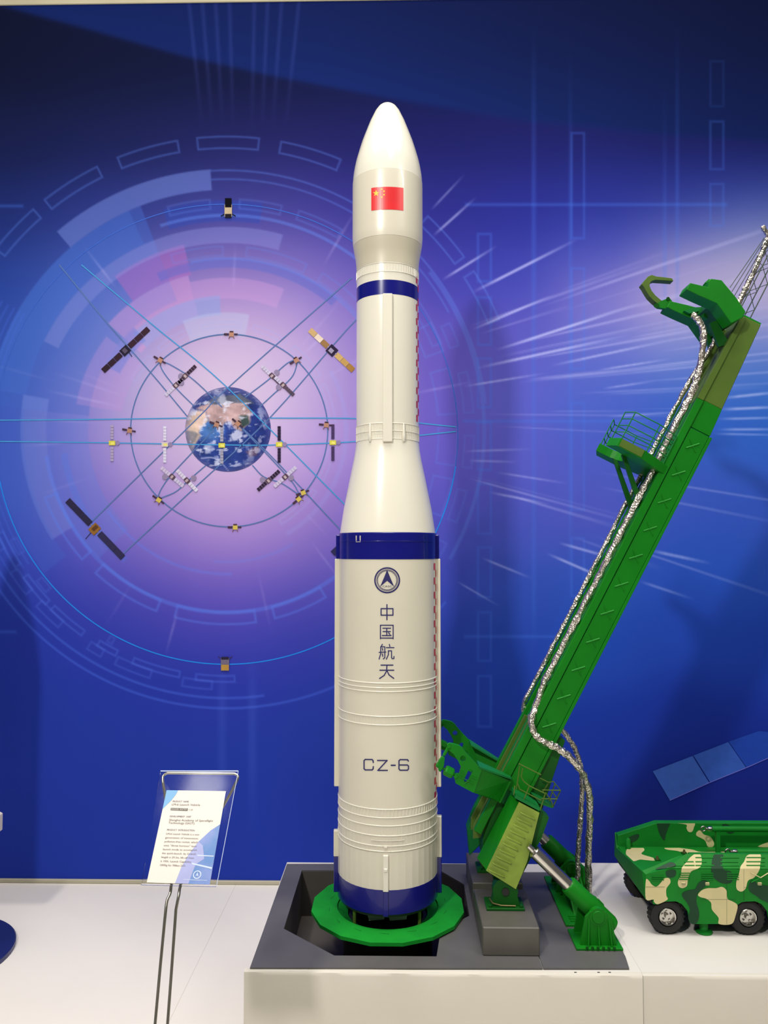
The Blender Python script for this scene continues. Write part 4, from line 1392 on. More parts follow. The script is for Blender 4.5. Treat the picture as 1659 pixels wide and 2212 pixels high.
# upper cradle
cr = [(1483, 625), (1491, 611), (1530, 620), (1531, 607), (1536, 602), (1559, 605), (1590, 642), (1611, 673), (1604, 686), (1580, 698), (1549, 655), (1510, 638)]
pprism(cr, 2.53, 2.60, 'cradle_jaw', 'green', bevel=.0015)
MB().prism([P(x, y, 2.53) + Vector((0, .186, 0)) for x, y in ((1483, 625), (1491, 611), (1530, 620), (1560, 628), (1598, 668), (1604, 686), (1580, 698), (1549, 655), (1510, 638))], (0, .074, 0)).build('cradle_jaw', 'green', er, bevel=.0015)
MB().prism([P(x, y, 2.53) + Vector((0, .0702, 0)) for x, y in ((1546, 650), (1560, 626), (1590, 645), (1610, 673), (1604, 686), (1580, 698))], (0, .1155, 0)).build('cradle_web', 'dgreen', er)
MB().prism([P(x, y, 2.53) + Vector((0, .02, 0)) for x, y in ((1530, 606), (1536, 598), (1550, 600), (1548, 608))], (0, .03, 0)).build('cradle_stop', 'green', er, bevel=.001)
hook = [(1455, 607), (1452, 601), (1434, 598.5), (1418, 597), (1408, 593.5), (1400, 597), (1393, 605), (1386, 614), (1391, 620), (1396, 629), (1403, 640), (1413, 650), (1427, 661), (1440, 656), (1428, 648), (1416, 638), (1408, 628), (1403.5, 618), (1404, 612), (1408, 607), (1416, 604.5), (1434, 605.5)]
pprism(hook, 2.755, 2.79, 'hook_arm', 'olive', bevel=.001)
pprism([(1415, 658), (1428, 650), (1446, 643), (1452, 650), (1440, 667), (1422, 664)], 2.735, 2.752, 'hook_hinge', 'green')
MB().cyl(P(1418, 660, 2.73), P(1418, 660, 2.80), .009, n=14).build('hinge_pin', 'dgreen', er, smooth=40)
MB().cyl(P(1443, 645, 2.73), P(1443, 645, 2.80), .006, n=14).build('hinge_pin', 'dgreen', er, smooth=40)
pprism([(1478, 671), (1500, 664), (1516, 663), (1510, 672), (1490, 677)], 2.70, 2.715, 'cradle_pad', 'green2')
pprism([(1520, 676), (1534, 676), (1540, 684), (1532, 690), (1520, 684)], 2.64, 2.67, 'lock_block', 'green', bevel=.001)
pprism([(1533, 698), (1547, 692), (1576, 742), (1553, 749)], 2.598, 2.612, 'strut', 'dgreen')
pprism([(1522, 700), (1538, 698), (1545, 732), (1533, 758)], 2.706, 2.720, 'strut', 'dgreen')

# lattice mast above the cradle
mu0, mu1 = 1.5247, 1.95
cor = [(.056, 2.615), (.056, 2.695), (.012, 2.615), (.012, 2.695)]
for v, Y in cor:
    MB().tube([A(mu0, v, Y), A(mu1, v, Y)], .0020, 6).build('mast_chord', 'wire', er, smooth=60)
for i in range(8):
    u0, u1 = mu0 + i * .05, mu0 + (i + 1) * .05
    for a, b2 in (((.056, 2.615), (.012, 2.615)), ((.056, 2.695), (.012, 2.695)), ((.056, 2.615), (.056, 2.695))):
        if i % 2:
            a, b2 = b2, a
        MB().tube([A(u0, a[0], a[1]), A(u1, b2[0], b2[1])], .0012, 5).build('mast_lacing', 'wire', er)
for x0, y0, Y0_, x1, y1 in ((1577, 621, 2.56, 1651, 514), (1581, 630, 2.58, 1653, 516), (1586, 640, 2.64, 1656, 520), (1593, 648, 2.66, 1662, 524)):
    MB().tube([P(x0, y0, Y0_), P(x1, y1, 2.63)], .0013, 5).build('stay_wire', 'wire', er)
MB().prism([A(1.525, .04, 2.59), A(1.525, -.022, 2.59), A(1.531, -.022, 2.59), A(1.531, .04, 2.59)], (0, .14, 0)).build('mast_foot', 'green', er)

# ------------------------------------------------------------------ foil-wrapped hoses
rng = random.Random(8)


def hose(pts, r, label, seg=9, amp=.16, jit=.0012):
    sp_ = spline(pts, seg)
    sp_ = [p + Vector((rng.uniform(-jit, jit), rng.uniform(-jit, jit), rng.uniform(-jit, jit))) for p in sp_]
    rs = [r * rng.uniform(.86, 1.12) for _ in sp_]
    o = MB().tube(sp_, rs, 11, rnd=rng, amp=amp).build('foil_hose', 'foil', None, smooth=28)
    return tag(o, label, 'hose', 'silver foil hoses')


def H(*rows):
    return [P(x, y, Y) for x, y, Y in rows]


hose(H((1496, 679, 2.55), (1508, 690, 2.55), (1518, 712, 2.555), (1519, 740, 2.56), (1513, 785, 2.57), (1503, 826, 2.575)) + [A(u, v, Y) for u, v, Y in ((1.18, .078, 2.585), (1.09, .078, 2.592), (1.00, .074, 2.598), (.90, .072, 2.60), (.80, .072, 2.60), (.70, .071, 2.60), (.60, .071, 2.60), (.50, .071, 2.60), (.40, .071, 2.60), (.30, .071, 2.60), (.20, .071, 2.60), (.12, .071, 2.60))] + H((1158, 1526, 2.588), (1148, 1552, 2.565), (1153, 1582, 2.556), (1170, 1600, 2.552), (1200, 1614, 2.552), (1228, 1634, 2.56), (1252, 1660, 2.58), (1266, 1690, 2.62), (1274, 1730, 2.66), (1273, 1790, 2.70), (1271, 1850, 2.73), (1271, 1905, 2.745), (1272, 1935, 2.75), (1273, 1948, 2.752)) + [Vector((P(1273, 1948, 2.752).x, 2.752, ZS + .0090))], .0112,
     'long silver foil hose looping over the near side of the green beam', 6)
hose(H((1548, 716, 2.66), (1540, 745, 2.665)) + [A(u, v, Y) for u, v, Y in ((1.32, .076, 2.69), (1.22, .076, 2.71), (1.10, .074, 2.72), (1.0, .072, 2.73), (.90, .069, 2.735), (.80, .069, 2.737), (.70, .068, 2.738), (.60, .068, 2.738), (.50, .068, 2.738), (.40, .068, 2.738), (.30, .068, 2.738), (.20, .068, 2.738), (.10, .068, 2.738), (.02, .068, 2.738))] + H((1131, 1546, 2.745), (1129, 1556, 2.75)), .0085,
     'thin silver foil hose along the far edge of the green beam', 6)
hose(H((1206, 1568, 2.76), (1222, 1586, 2.77), (1240, 1614, 2.775), (1252, 1646, 2.775), (1257, 1690, 2.77), (1255, 1750, 2.768), (1251, 1810, 2.768), (1248, 1862, 2.768), (1248, 1915, 2.768), (1249, 1942, 2.768)) + [Vector((P(1249, 1942, 2.768).x, 2.768, ZS + .0090))], .0090,
     'silver foil hose hanging behind the beam down to the rear jack', 8)
hose(H((1592, 664, 2.655), (1606, 634, 2.655), (1622, 600, 2.655), (1640, 560, 2.655), (1655, 524, 2.655), (1668, 494, 2.655), (1684, 458, 2.655), (1702, 418, 2.655)), .0098,
     'short silver foil hose climbing the thin lattice mast', 8)
hose(H((1648, 490, 2.60), (1651, 497, 2.605), (1658, 506, 2.62), (1666, 512, 2.64)), .008, 'stub of silver foil hose at the top of the mast', 5)

# ------------------------------------------------------------------ hydraulic jacks
X3 = lambda x, y: P(x, y, 2.478)
jd = (X3(1325, 2003) - X3(1150, 1833)).normalized()
pvt = X3(1284, 1966)


def jack(dY, label, rear):
    def T(p):
        return Vector((p.x, p.y + dY, p.z))
    j = thing('hydraulic_jack', label, 'jack', (pvt.x, 2.478 + dY, ZS), 'hydraulic jacks')
    mg = 'green'
    MB().cyl(T(pvt - jd * .284), T(pvt - jd * .256), .0090, n=18).build('piston_rod', 'chrome', j, smooth=40)
    MB().tube([T(pvt - jd * .260), T(pvt - jd * .257), T(pvt - jd * .122), T(pvt - jd * .113)], [.0160, .0195, .0195, .0205], 28).build('chrome_sleeve', 'chrome', j, smooth=40)
    MB().tube([T(pvt - jd * .113), T(pvt - jd * .109), T(pvt + jd * .062), T(pvt + jd * .072), T(pvt + jd * .074)], [.026, .0285, .0305, .027, .018], 28).build('barrel', mg, j, smooth=40)
    for s in (-1, 1):
        yb = pvt.y + dY + s * .042
        MB().cyl((pvt.x, yb - s * .012, pvt.z), (pvt.x, yb + s * .006, pvt.z), .0265, n=28).build('trunnion', mg, j, smooth=40)
        MB().cyl((pvt.x, yb + s * .006, pvt.z), (pvt.x, yb + s * .009, pvt.z), .0195, .018, n=28).build('trunnion_cap', mg, j, smooth=40)
        b_l, b_r = pvt.x - .056, pvt.x + .056
        zb = ZS + .0075
        q = [(b_l, yb - .004, zb), (b_r, yb - .004, zb), (pvt.x + .040, yb - .004, pvt.z), (pvt.x + .024, yb - .004, pvt.z + .016), (pvt.x - .024, yb - .004, pvt.z + .016), (pvt.x - .040, yb - .004, pvt.z)]
        MB().prism(q, (0, .008, 0)).build('bracket_plate', mg, j, bevel=.001)
        for k in (-.030, 0.0, .034):
            top = pvt.z - (.026 if k == 0 else .005)
            MB().loft([(pvt.x + k * 1.12 - .002, yb + s * .004, zb), (pvt.x + k * 1.12 + .002, yb + s * .004, zb), (pvt.x + k * 1.12 + .002, yb + s * .017, zb), (pvt.x + k * 1.12 - .002, yb + s * .017, zb)],
                      [(pvt.x + k * .95 - .002, yb + s * .004, top), (pvt.x + k * .95 + .002, yb + s * .004, top), (pvt.x + k * .95 + .002, yb + s * .006, top), (pvt.x + k * .95 - .002, yb + s * .006, top)]).build('gusset', mg, j)
        yn = yb + s * .024
        for k in range(6):
            x = pvt.x - .040 + k * .0165
            MB().cyl((x, yn, zb), (x, yn, zb + .006), .0042, n=6).build('bolt', 'dgreen', j)
    if not rear:
        y0, y1 = 2.413, 2.536
    else:
        y0, y1 = 2.562, 2.935
    MB().box((pvt.x - .072, y0, ZS + .0002), (pvt.x + .070, y1, ZS + .0075)).build('base_plate', mg, j, bevel=.001)
    if rear:
        for k in range(3):
            MB().box((pvt.x - .052, y0 + .018 + k * .016, ZS + .0075), (pvt.x + .055, y0 + .025 + k * .016, ZS + .011)).build('base_rib', mg, j)
        for x in (-.030, .020):
            MB().prism([(pvt.x + x, y0 + .07, ZS + .0075), (pvt.x + x, pvt.y + dY - .05, ZS + .0075), (pvt.x + x, pvt.y + dY - .05, ZS + .085)], (.006, 0, 0)).build('brace_plate', mg, j)
    return j


jack(0.0, 'green hydraulic jack with shining chrome sleeve at the front of the pad', False)
jack(2 * (YC - 2.478), 'dark green hydraulic jack behind the erector arm and the foil hoses', True)

# ------------------------------------------------------------------ camouflage vehicle
ve = thing('camouflage_vehicle', 'green, beige and dark camouflage model transporter with open tray', 'vehicle', (1.4, 2.68, ZP))
YN, YF = 2.52, 2.83
side_n = Vector((0, -1, 0))
PN = Vector((0, YN, 0))
PITCHX = 172.0
s_top = [(1395, 1889), (1440, 1877)]
arch = [(0, 1954), (8, 1949), (18, 1947.5), (38, 1947), (51, 1953), (64, 1969), (68, 1989), (72, 1996), (158, 1996), (166, 1980)]
low = [(1394, 1942), (1410, 1943), (1411, 1953)]
for k in range(5):
    low += [(1422 + k * PITCHX + x, y) for x, y in arch]
XE = 1422 + 5 * PITCHX
ZST = P(1600, 1876.5, YN).z
side_poly = [P(x, y, YN) for x, y in s_top] + [Vector((P(XE, 1876, YN).x, YN, ZST)), P(XE, 1954, YN)] + [P(x, y, YN) for x, y in reversed(low)]
for p in side_poly:
    p.y = YN
hull_side = MB().prism(side_poly, (0, .008, 0)).build('side_panel', 'cgreen', ve)
MB().prism([p + Vector((0, YF - YN - .008, 0)) for p in side_poly], (0, .008, 0)).build('side_panel', 'cgreen', ve)
XR = P(XE, 1876, YN).x
# sloping louvred shoulder on the near side
YS = 2.556
ZSH = P(1600, 1845, YS).z
XS0 = P(1440, 1877, YN).x
XS1 = P(1482, 1846, YS).x
ch = [Vector((XS0, YN, ZST)), Vector((XR, YN, ZST)), Vector((XR, YS, ZSH)), Vector((XS1, YS, ZSH))]
cn = (ch[1] - ch[0]).cross(ch[2] - ch[1]).normalized()
if cn.y > 0:
    cn = -cn
MB().prism(ch, -cn * .006).build('shoulder_panel', 'cgreen', ve)
ZD = P(1400, 1831, 2.79).z
MB().prism([Vector((XS1 + .01, YS + .0005, ZSH)), Vector((XR, YS + .0005, ZSH)), Vector((XR, YS + .012, ZSH)), Vector((XS1 + .01, YS + .012, ZSH))], (0, 0, ZD - ZSH)).build('tray_wall', 'cgreen', ve)
# deck and nose
nose_far = P(1331, 1831, 2.80)
XN = PZ(1336, 1831, ZD).x
deck = [Vector((P(1390, 1884, YN).x, YN + .004, ZD - .001)), Vector((XR, YN + .004, ZD - .001)), Vector((XR, YF - .03, ZD - .001)), Vector((nose_far.x, YF - .03, ZD - .001))]
ZNF = P(1390, 1884, YN).z
deck[0].z = ZNF
MB().prism([Vector((XN + .01, YN + .009, ZD)), Vector((XR, YN + .009, ZD)), Vector((XR, YF - .031, ZD)), Vector((XN, YF - .031, ZD))], (0, 0, -.008)).build('deck', 'cgreen', ve)
NS = [P(1387, 1881, YN + .012), P(1395, 1889, YN), P(1440, 1877, YN), P(1482, 1850, YS), P(1468, 1848, YS + .01)]
MB().prism(NS, (0, .002, -.010)).build('nose_shoulder', 'cgreen', ve)
# front face, leaning: from the near lower corner to the far upper corner
ff = [P(1395, 1889, YN + .0005), P(1387, 1882, YN + .012), P(1332, 1832, YF - .035), P(1328, 1798, YF), P(1327, 1848, YF), P(1394, 1942, YN + .0005)]
MB().prism(ff, (.008, 0, 0)).build('front_panel', 'cgreen', ve)
MB().prism([P(1394, 1940, YN + .01), P(1332, 1858, YF - .01), P(1338, 1868, YF - .01), P(1408, 1952, YN + .01)], (.02, 0, 0)).build('bumper', 'dark', ve)
# raised far wall of the tray
ZW = P(1600, 1776, YF - .03).z
fw_ = [(1335, 1805), (1419, 1778)]
fwp = [P(x, y, YF - .03) for x, y in fw_] + [Vector((XR, YF - .03, ZW)), Vector((XR, YF - .03, ZD - .004)), Vector((P(1333, 1831, YF - .03).x, YF - .03, ZD - .004))]
MB().prism(fwp, (0, .03, 0)).build('tray_wall', 'cgreen', ve, bevel=.001)
MB().box((XR - .01, YN + .009, ZS), (XR, YF - .009, ZW)).build('rear_panel', 'cgreen', ve)
MB().box((P(1440, 1950, YN).x, YN + .085, ZS + .035), (XR - .02, YF - .085, ZD - .012)).build('chassis', 'dark', ve)
# camouflage patches painted on the near side, shoulder, deck and far wall
c3 = lambda pts: [(1300 + x / 4.621, 1740 + y / 4.621) for x, y in pts]


def patch(poly, p0, n_, m, off=.0008, par=None):
    n_ = Vector(n_).normalized()
    vs = [hit(x, y, p0 + n_ * off, n_) for x, y in poly]
    if len(vs) >= 3:
        mk('camouflage_patch', vs, [tuple(range(len(vs)))], m, par or ve, recalc=False)


def side_patch(raw, m, off=.0008):
    b_ = blob(c3(raw), 4)
    ySplit = 1876.4
    lo_ = clip(b_, lambda p: p[1] - ySplit)
    up_ = clip(b_, lambda p: ySplit - p[1])
    up_ = clip(up_, lambda p: p[1] - 1845.5) if up_ else up_
    up_ = clip(up_, lambda p: (p[0] - 1440) * 31 / 42 - (1877 - p[1])) if up_ else up_
    if len(lo_) > 2:
        patch(lo_, PN, (0, -1, 0), m, off)
    if len(up_) > 2:
        patch(up_, ch[0], cn, m, off)


patches = [
    ([(440, 745), (470, 750), (500, 790), (545, 810), (590, 770), (620, 730), (670, 725), (685, 770), (645, 830), (645, 900), (655, 940), (560, 985), (520, 960), (515, 938), (440, 934)], 'cbeige'),
    ([(880, 520), (940, 480), (990, 500), (995, 590), (960, 630), (890, 660), (860, 740), (850, 800), (810, 825), (770, 810), (760, 760), (790, 690), (800, 620), (850, 560)], 'cbeige'),
    ([(960, 890), (1000, 845), (1060, 825), (1140, 825), (1200, 812), (1245, 850), (1255, 930), (1310, 960), (1355, 1000), (1335, 1100), (1295, 1183), (1170, 1183), (1165, 1120), (1100, 1040), (1090, 970), (1040, 930), (985, 915)], 'cbeige'),
    ([(1450, 500), (1520, 480), (1585, 490), (1580, 600), (1570, 650), (1520, 720), (1460, 750), (1435, 830), (1390, 860), (1345, 830), (1345, 750), (1370, 680), (1385, 610), (1420, 560)], 'cbeige'),
    ([(640, 660), (690, 640), (740, 650), (735, 700), (700, 720), (650, 710)], 'cdark'),
    ([(960, 780), (1010, 750), (1055, 760), (1030, 810), (960, 870), (945, 960), (970, 1050), (970, 1120), (940, 1180), (890, 1178), (862, 1120), (880, 1040), (850, 970), (805, 910), (810, 870), (870, 845), (930, 835)], 'cdark'),
    ([(1120, 490), (1210, 485), (1200, 560), (1220, 640), (1290, 660), (1310, 720), (1290, 770), (1220, 780), (1150, 750), (1100, 690), (1095, 600)], 'cdark'),
    ([(1500, 750), (1570, 790), (1640, 800), (1700, 830), (1720, 940), (1700, 1000), (1640, 960), (1590, 940), (1540, 900), (1480, 860), (1465, 800)], 'cdark'),
    ([(1760, 540), (1830, 500), (1900, 520), (1890, 640), (1840, 760), (1800, 900), (1760, 860), (1770, 700)], 'cbeige'),
    ([(2000, 760), (2100, 720), (2180, 800), (2160, 950), (2080, 1080), (2020, 980), (1980, 880)], 'cbeige'),
    ([(2260, 520), (2340, 500), (2400, 640), (2340, 800), (2270, 740), (2240, 620)], 'cdark'),
    ([(2520, 620), (2620, 560), (2700, 660), (2680, 860), (2600, 1000), (2530, 900), (2500, 760)], 'cbeige'),
]
for i, (q, m) in enumerate(patches):
    side_patch(q, m, .0008 + .0001 * i)
up = Vector((0, 0, 1))
for i, (q, m) in enumerate([([(240, 470), (270, 425), (400, 420), (425, 445), (395, 480), (440, 500), (520, 525), (525, 550), (440, 545), (380, 540), (330, 555), (285, 550), (255, 510)], 'cbeige'),
                            ([(630, 420), (740, 420), (900, 440), (1000, 465), (1210, 460), (1200, 478), (1000, 482), (900, 482), (860, 485), (760, 455), (650, 440)], 'cbeige')]):
    b_ = clip(blob(c3(q), 4), lambda p: p[1] - 1831.5)
    patch(b_, Vector((0, 0, ZD)), up, m, .0008)
for q, m in (([(560, 170), (675, 170), (665, 220), (640, 290), (625, 350), (585, 300), (560, 230)], 'cdark'), ([(710, 172), (915, 172), (918, 220), (900, 262), (865, 262), (845, 225), (840, 190)], 'cbeige'), ([(945, 270), (980, 248), (1020, 290), (1080, 310), (1120, 370), (1110, 410), (1060, 412), (1030, 350), (980, 320), (945, 300)], 'cbeige'), ([(1200, 195), (1260, 190), (1330, 250), (1290, 280), (1250, 270)], 'cdark'), ([(1560, 412), (1620, 380), (1700, 360), (1700, 412)], 'cbeige'), ([(270, 320), (350, 285), (375, 300), (350, 345), (290, 370)], 'cdark')):
    b_ = clip(blob(c3(q), 4), lambda p: p[1] - 1778.5 + max(0, (1419 - p[0])) * -.322)
    if len(b_) > 2:
        patch(b_, Vector((0, YF - .03, 0)), (0, -1, 0), m, .0008)
for q, m in (([(535, 635), (600, 600), (680, 565), (725, 575), (735, 600), (650, 625)], 'cdark'),):
    patch(blob(c3(q), 4), NS[1], (NS[1] - NS[0]).cross(NS[2] - NS[1]), m, .0010)
# louvres
for x0, rows in ((1502, ((1853, 38), (1862, 24), (1870, 40))), (1556, ((1853, 40), (1862, 38), (1870, 40))), (1612, ((1853, 40), (1862, 40), (1870, 40))), (1478, ((1862, 20), (1870, 22))), (1460, ((1870, 16),)), (1668, ((1853, 40), (1862, 38), (1870, 40)))):
    for y0, w in rows:
        p0, p1 = hit(x0, y0, ch[0], cn), hit(x0 + w, y0, ch[0], cn)
        mid, hx = (p0 + p1) / 2, (p1 - p0) / 2
        MB().obox(mid + cn * .0008, hx, cn * .0016, cn.cross(Vector((1, 0, 0))) * .0016).build('louvre', 'cgreen', ve)
for x0, w, yy in ((1408, 26, (1893, 1897, 1900.5)), (1467, 23, (1886, 1890.5, 1895, 1899.5)), (1515, 26, (1886, 1890.5, 1895, 1899.5)), (1570, 26, (1886, 1890.5, 1895, 1899.5)), (1690, 26, (1886, 1890.5, 1895, 1899.5))):
    for y0 in yy:
        p0, p1 = P(x0, y0, YN - .001), P(x0 + w, y0, YN - .001)
        MB().obox((p0 + p1) / 2, (p1 - p0) / 2, (0, .0014, 0), (0, 0, .0012)).build('louvre', 'cgreen', ve)
for x0 in (1476, 1528, 1641, 1760):
    p = P(x0, 1909, YN - .002)
    MB().obox(p, (.0062, 0, 0), (0, .0022, 0), (0, 0, .0042)).build('latch', 'cbeige', ve, bevel=.0008)
    MB().obox(p + Vector((0, -.0024, 0)), (.0062, 0, 0), (0, .0004, 0), (0, 0, .0006)).build('latch_slot', 'cdark', ve)
for a, b2 in (((1395, 1916), (1436, 1916)), ((1570, 1877), (1570, 1996)), ((1513, 1943), (1590, 1943)), ((1607, 1877), (1607, 1946)), ((1607, 1917), (1640, 1917)), ((1742, 1877), (1742, 1996))):
    p0, p1 = P(*a, YN - .0011), P(*b2, YN - .0011)
    MB().tube([p0, p1], .0004, 4).build('panel_seam', 'cdark', ve)
for pts in ([(1621, 1884), (1643, 1896), (1659, 1886)], [(1623, 1906), (1643, 1896), (1670, 1912)]):
    MB().tube([P(x, y, YN - .004) for x, y in pts], .0016, 6).build('brace_bar', 'cbeige' if pts[0][1] < 1890 else 'cgreen', ve)
# pipes lying in the tray
for ya, xa, Yp, r, xend in ((1790.5, 1538, 2.74, .0095, 1760), (1840, 1592, 2.60, .0085, 1760)):
    p0 = P(xa, ya, Yp)
    p1 = Vector((XR - .02, Yp, p0.z))
    pipe = MB().cyl(p0, p1, r, n=18).build('tray_pipe', 'cgreen', ve, smooth=40)
    MB().tube([p0, p0 + Vector((-.004, 0, 0)), p0 + Vector((-.014, 0, 0)), p0 + Vector((-.016, 0, 0))], [r * .8, r * .95, r * .8, r * .4], 14).build('chrome_collar', 'chrome', pipe, smooth=40)
    c = p0 + Vector((-.030, 0, 0))
    MB().tube([c + Vector((.008 * math.cos(t), 0, .008 * math.sin(t))) for t in [i * math.pi / 8 for i in range(16)]], .0028, 8, closed=True).build('fork_eye', 'steel', pipe, smooth=60)
    MB().cyl(p0 + Vector((-.022, 0, 0)), p0 + Vector((-.015, 0, 0)), .004, n=10).build('fork_stem', 'steel', pipe)
    for dxp in (.012, .5):
        MB().box((p0.x + dxp, Yp - .007, ZD), (p0.x + dxp + .014, Yp + .007, p0.z - r * .5)).build('pipe_post', 'cgreen', ve, bevel=.001)
p = PZ(1357, 1833, ZD)
p.y = min(p.y, YF - .045)
MB().tube([(p.x, p.y, ZD), (p.x, p.y, ZD + .030), (p.x + .002, p.y, ZD + .036)], [.009, .009, .005], 12).build('bollard', 'cgreen', ve, smooth=40)
for x, y in ((1420, 1857), (1478, 1843)):
    p = PZ(x, y, ZD + .002)
    MB().box((p.x - .009, p.y - .008, ZD), (p.x + .009, p.y + .008, ZD + .004)).build('tie_down_base', 'dgreen', ve)
    MB().cyl((p.x, p.y, ZD + .004), (p.x, p.y, ZD + .014), .0055, .003, 10).build('tie_down', 'brass', ve)
# outrigger foot
for xo, yo in ((1528, YN + .03), (1528, YF - .03), (1872, YN + .03)):
    p = P(xo, 2000, YN)
    MB().cyl((p.x, yo, ZP + .006), (p.x, yo, ZS + .075), .0135, n=18).build('outrigger_leg', 'cgreen', ve, smooth=40)
    MB().tube([(p.x, yo, ZP + .0002), (p.x, yo, ZP + .005), (p.x, yo, ZP + .008)], [.026, .026, .020], 24).build('outrigger_foot', 'cgreen', ve, smooth=40)


def wheel(cx, cy, s):
    R = .0545
    cz = ZP + R + .0014
    w = .040
    pf = [(R * .55, 0), (R * .80, -.001), (R * .95, .003), (R, .010), (R, w - .010), (R * .95, w - .003), (R * .8, w), (R * .55, w)]
    m_ = MB()
    n_ = 36
    vs, fs = [], []
    for r, d in pf:
        for j in range(n_):
            a = 2 * math.pi * j / n_
            vs.append((cx + r * math.cos(a), cy + s * d, cz + r * math.sin(a)))
    for i in range(len(pf) - 1):
        for j in range(n_):
            fs.append((i * n_ + j, i * n_ + (j + 1) % n_, (i + 1) * n_ + (j + 1) % n_, (i + 1) * n_ + j))
    m_.add(vs, fs)
    for j in range(24):
        a = 2 * math.pi * j / 24
        m_.obox((cx + R * math.cos(a), cy + s * w / 2, cz + R * math.sin(a)), Vector((math.cos(a), 0, math.sin(a))) * .0012, Vector((-math.sin(a), 0, math.cos(a))) * .0035, (0, w * .36, 0))
    t = m_.build('wheel', 'black', ve, smooth=30)
    rim = MB()
    prf = [(.0300, .004), (.0262, -.0015), (.0235, .000), (.0215, .012), (.006, .013)]
    vs, fs = [], []
    n_ = 32
    for r, d in prf:
        for j in range(n_):
            a = 2 * math.pi * j / n_
            vs.append((cx + r * math.cos(a), cy + s * d, cz + r * math.sin(a)))
    for i in range(len(prf) - 1):
        for j in range(n_):
            fs.append((i * n_ + j, i * n_ + (j + 1) % n_, (i + 1) * n_ + (j + 1) % n_, (i + 1) * n_ + j))
    rim.add(vs, fs).build('rim', 'chrome', t, smooth=40)
    MB().cyl((cx, cy + s * .013, cz), (cx, cy + s * .002, cz), .0085, .006, 12).build('hub', 'chrome', t, smooth=30)
    for k in range(5):
        a = 2 * math.pi * k / 5 + .3
        MB().cyl((cx + .0145 * math.cos(a), cy + s * .013, cz + .0145 * math.sin(a)), (cx + .0145 * math.cos(a), cy + s * .006, cz + .0145 * math.sin(a)), .0038, .003, 6).build('wheel_nut', 'chrome', t)
    return t


wx = [P(1443 + 174 * k, 1988, YN + .004).x for k in range(5)]
for x in wx:
    wheel(x, YN + .006, 1)
    wheel(x, YF - .006, -1)
    MB().cyl((x, YN + .047, ZP + .0545), (x, YF - .047, ZP + .0545), .010, n=12).build('axle', 'dark', ve)

# ------------------------------------------------------------------ information stand
st = thing('sign_stand', 'chrome wire stand with clear acrylic sign holder', 'sign stand', (P(330, 2212, 1.72).x, 1.5, 0))
hb = [P(346, 1664.5, 1.945), P(514, 1664.5, 1.945), P(467, 1913.5, 1.806), P(305, 1909.5, 1.806)]
hn = (hb[1] - hb[0]).cross(hb[2] - hb[1]).normalized()
if hn.y > 0:
    hn = -hn
bk_ = [p - hn * .004 for p in hb]
MB().prism(bk_, -hn * .002).build('acrylic_sheet', 'acrylic', st)
e0, e1 = hb[3] - hn * .004, hb[2] - hn * .004
MB().loft([e0, e1, e1 + hn * .010, e0 + hn * .010], [p + Vector((0, 0, -.0022)) for p in (e0, e1, e1 + hn * .010, e0 + hn * .010)]).build('acrylic_lip', 'acrylic', st)
MB().tube([hb[0] - hn * .0045, hb[1] - hn * .0045], .0014, 6).build('top_edge', 'ltext', st)
MB().tube([hb[1] - hn * .0045, hb[2] - hn * .0045], .0008, 6).build('side_edge', 'ltext', st)
bo = -hn * .0105
wl = spline([P(335, 2212, 1.72) * 1 + (P(335, 2212, 1.72) - P(358, 1965, 1.80)) * 1.06, P(335, 2212, 1.72), P(346, 2090, 1.765), P(358, 1965, 1.805)], 6)
wr = spline([P(362, 2212, 1.72) * 1 + (P(362, 2212, 1.72) - P(380, 1965, 1.80)) * 1.06, P(362, 2212, 1.72), P(371, 2090, 1.765), P(380, 1965, 1.805)], 6)
for path in (wl, wr):
    k = path[0]
    k.z = .008
loop = [P(361, 1945, 1.815), P(367, 1915, 1.822) + bo, P(364, 1830, 1.868) + bo, P(356, 1730, 1.925) + bo, P(349.5, 1684, 1.950) + bo, P(351.5, 1672, 1.957) + bo, P(360, 1667, 1.959) + bo]
loop2 = [P(505, 1668.5, 1.959) + bo, P(511, 1672.5, 1.957) + bo, P(510.5, 1682, 1.951) + bo, P(489, 1724, 1.926) + bo, P(420, 1840, 1.866) + bo, P(390, 1905, 1.826) + bo, P(386, 1935, 1.815)]
path = wl[:-1] + spline([wl[-1]] + loop, 5)[1:] + spline(loop2 + [wr[-1]], 5) + list(reversed(wr))[1:]
MB().tube(path, .0033, 10).build('wire_frame', 'steel', st, smooth=60)
fx, fy = (wl[0].x + wr[0].x) / 2, wl[0].y
MB().box((fx - .13, fy - .10, 0), (fx + .13, fy + .10, .008)).build('foot_plate', 'steel', st, bevel=.002)

# the card, leaning in the holder
cc = [P(360, 1707, 1.918), P(488, 1709, 1.918), P(453, 1911, 1.8055), P(317, 1906, 1.8055)]
cn_ = (cc[1] - cc[0]).cross(cc[3] - cc[0]).normalized()
if cn_.y > 0:
    cn_ = -cn_


def CARD(s, t, off=0.0):
    """s across 0..1, t down 0..1"""
    return (cc[0] * (1 - s) + cc[1] * s) * (1 - t) + (cc[3] * (1 - s) + cc[2] * s) * t + cn_ * off


card = thing('information_card', 'white and blue printed product card in the acrylic holder', 'card', CARD(.5, 1))
MB().prism([CARD(0, 0), CARD(1, 0), CARD(1, 1), CARD(0, 1)], -cn_ * .0008).build('card_sheet', 'cream', card)


def cpoly(q, m, name, off=.0004, parent=card):
    vs = [CARD(s, t, off) for s, t in q]
    return mk(name, vs, [tuple(range(len(vs)))], m, parent, recalc=False)


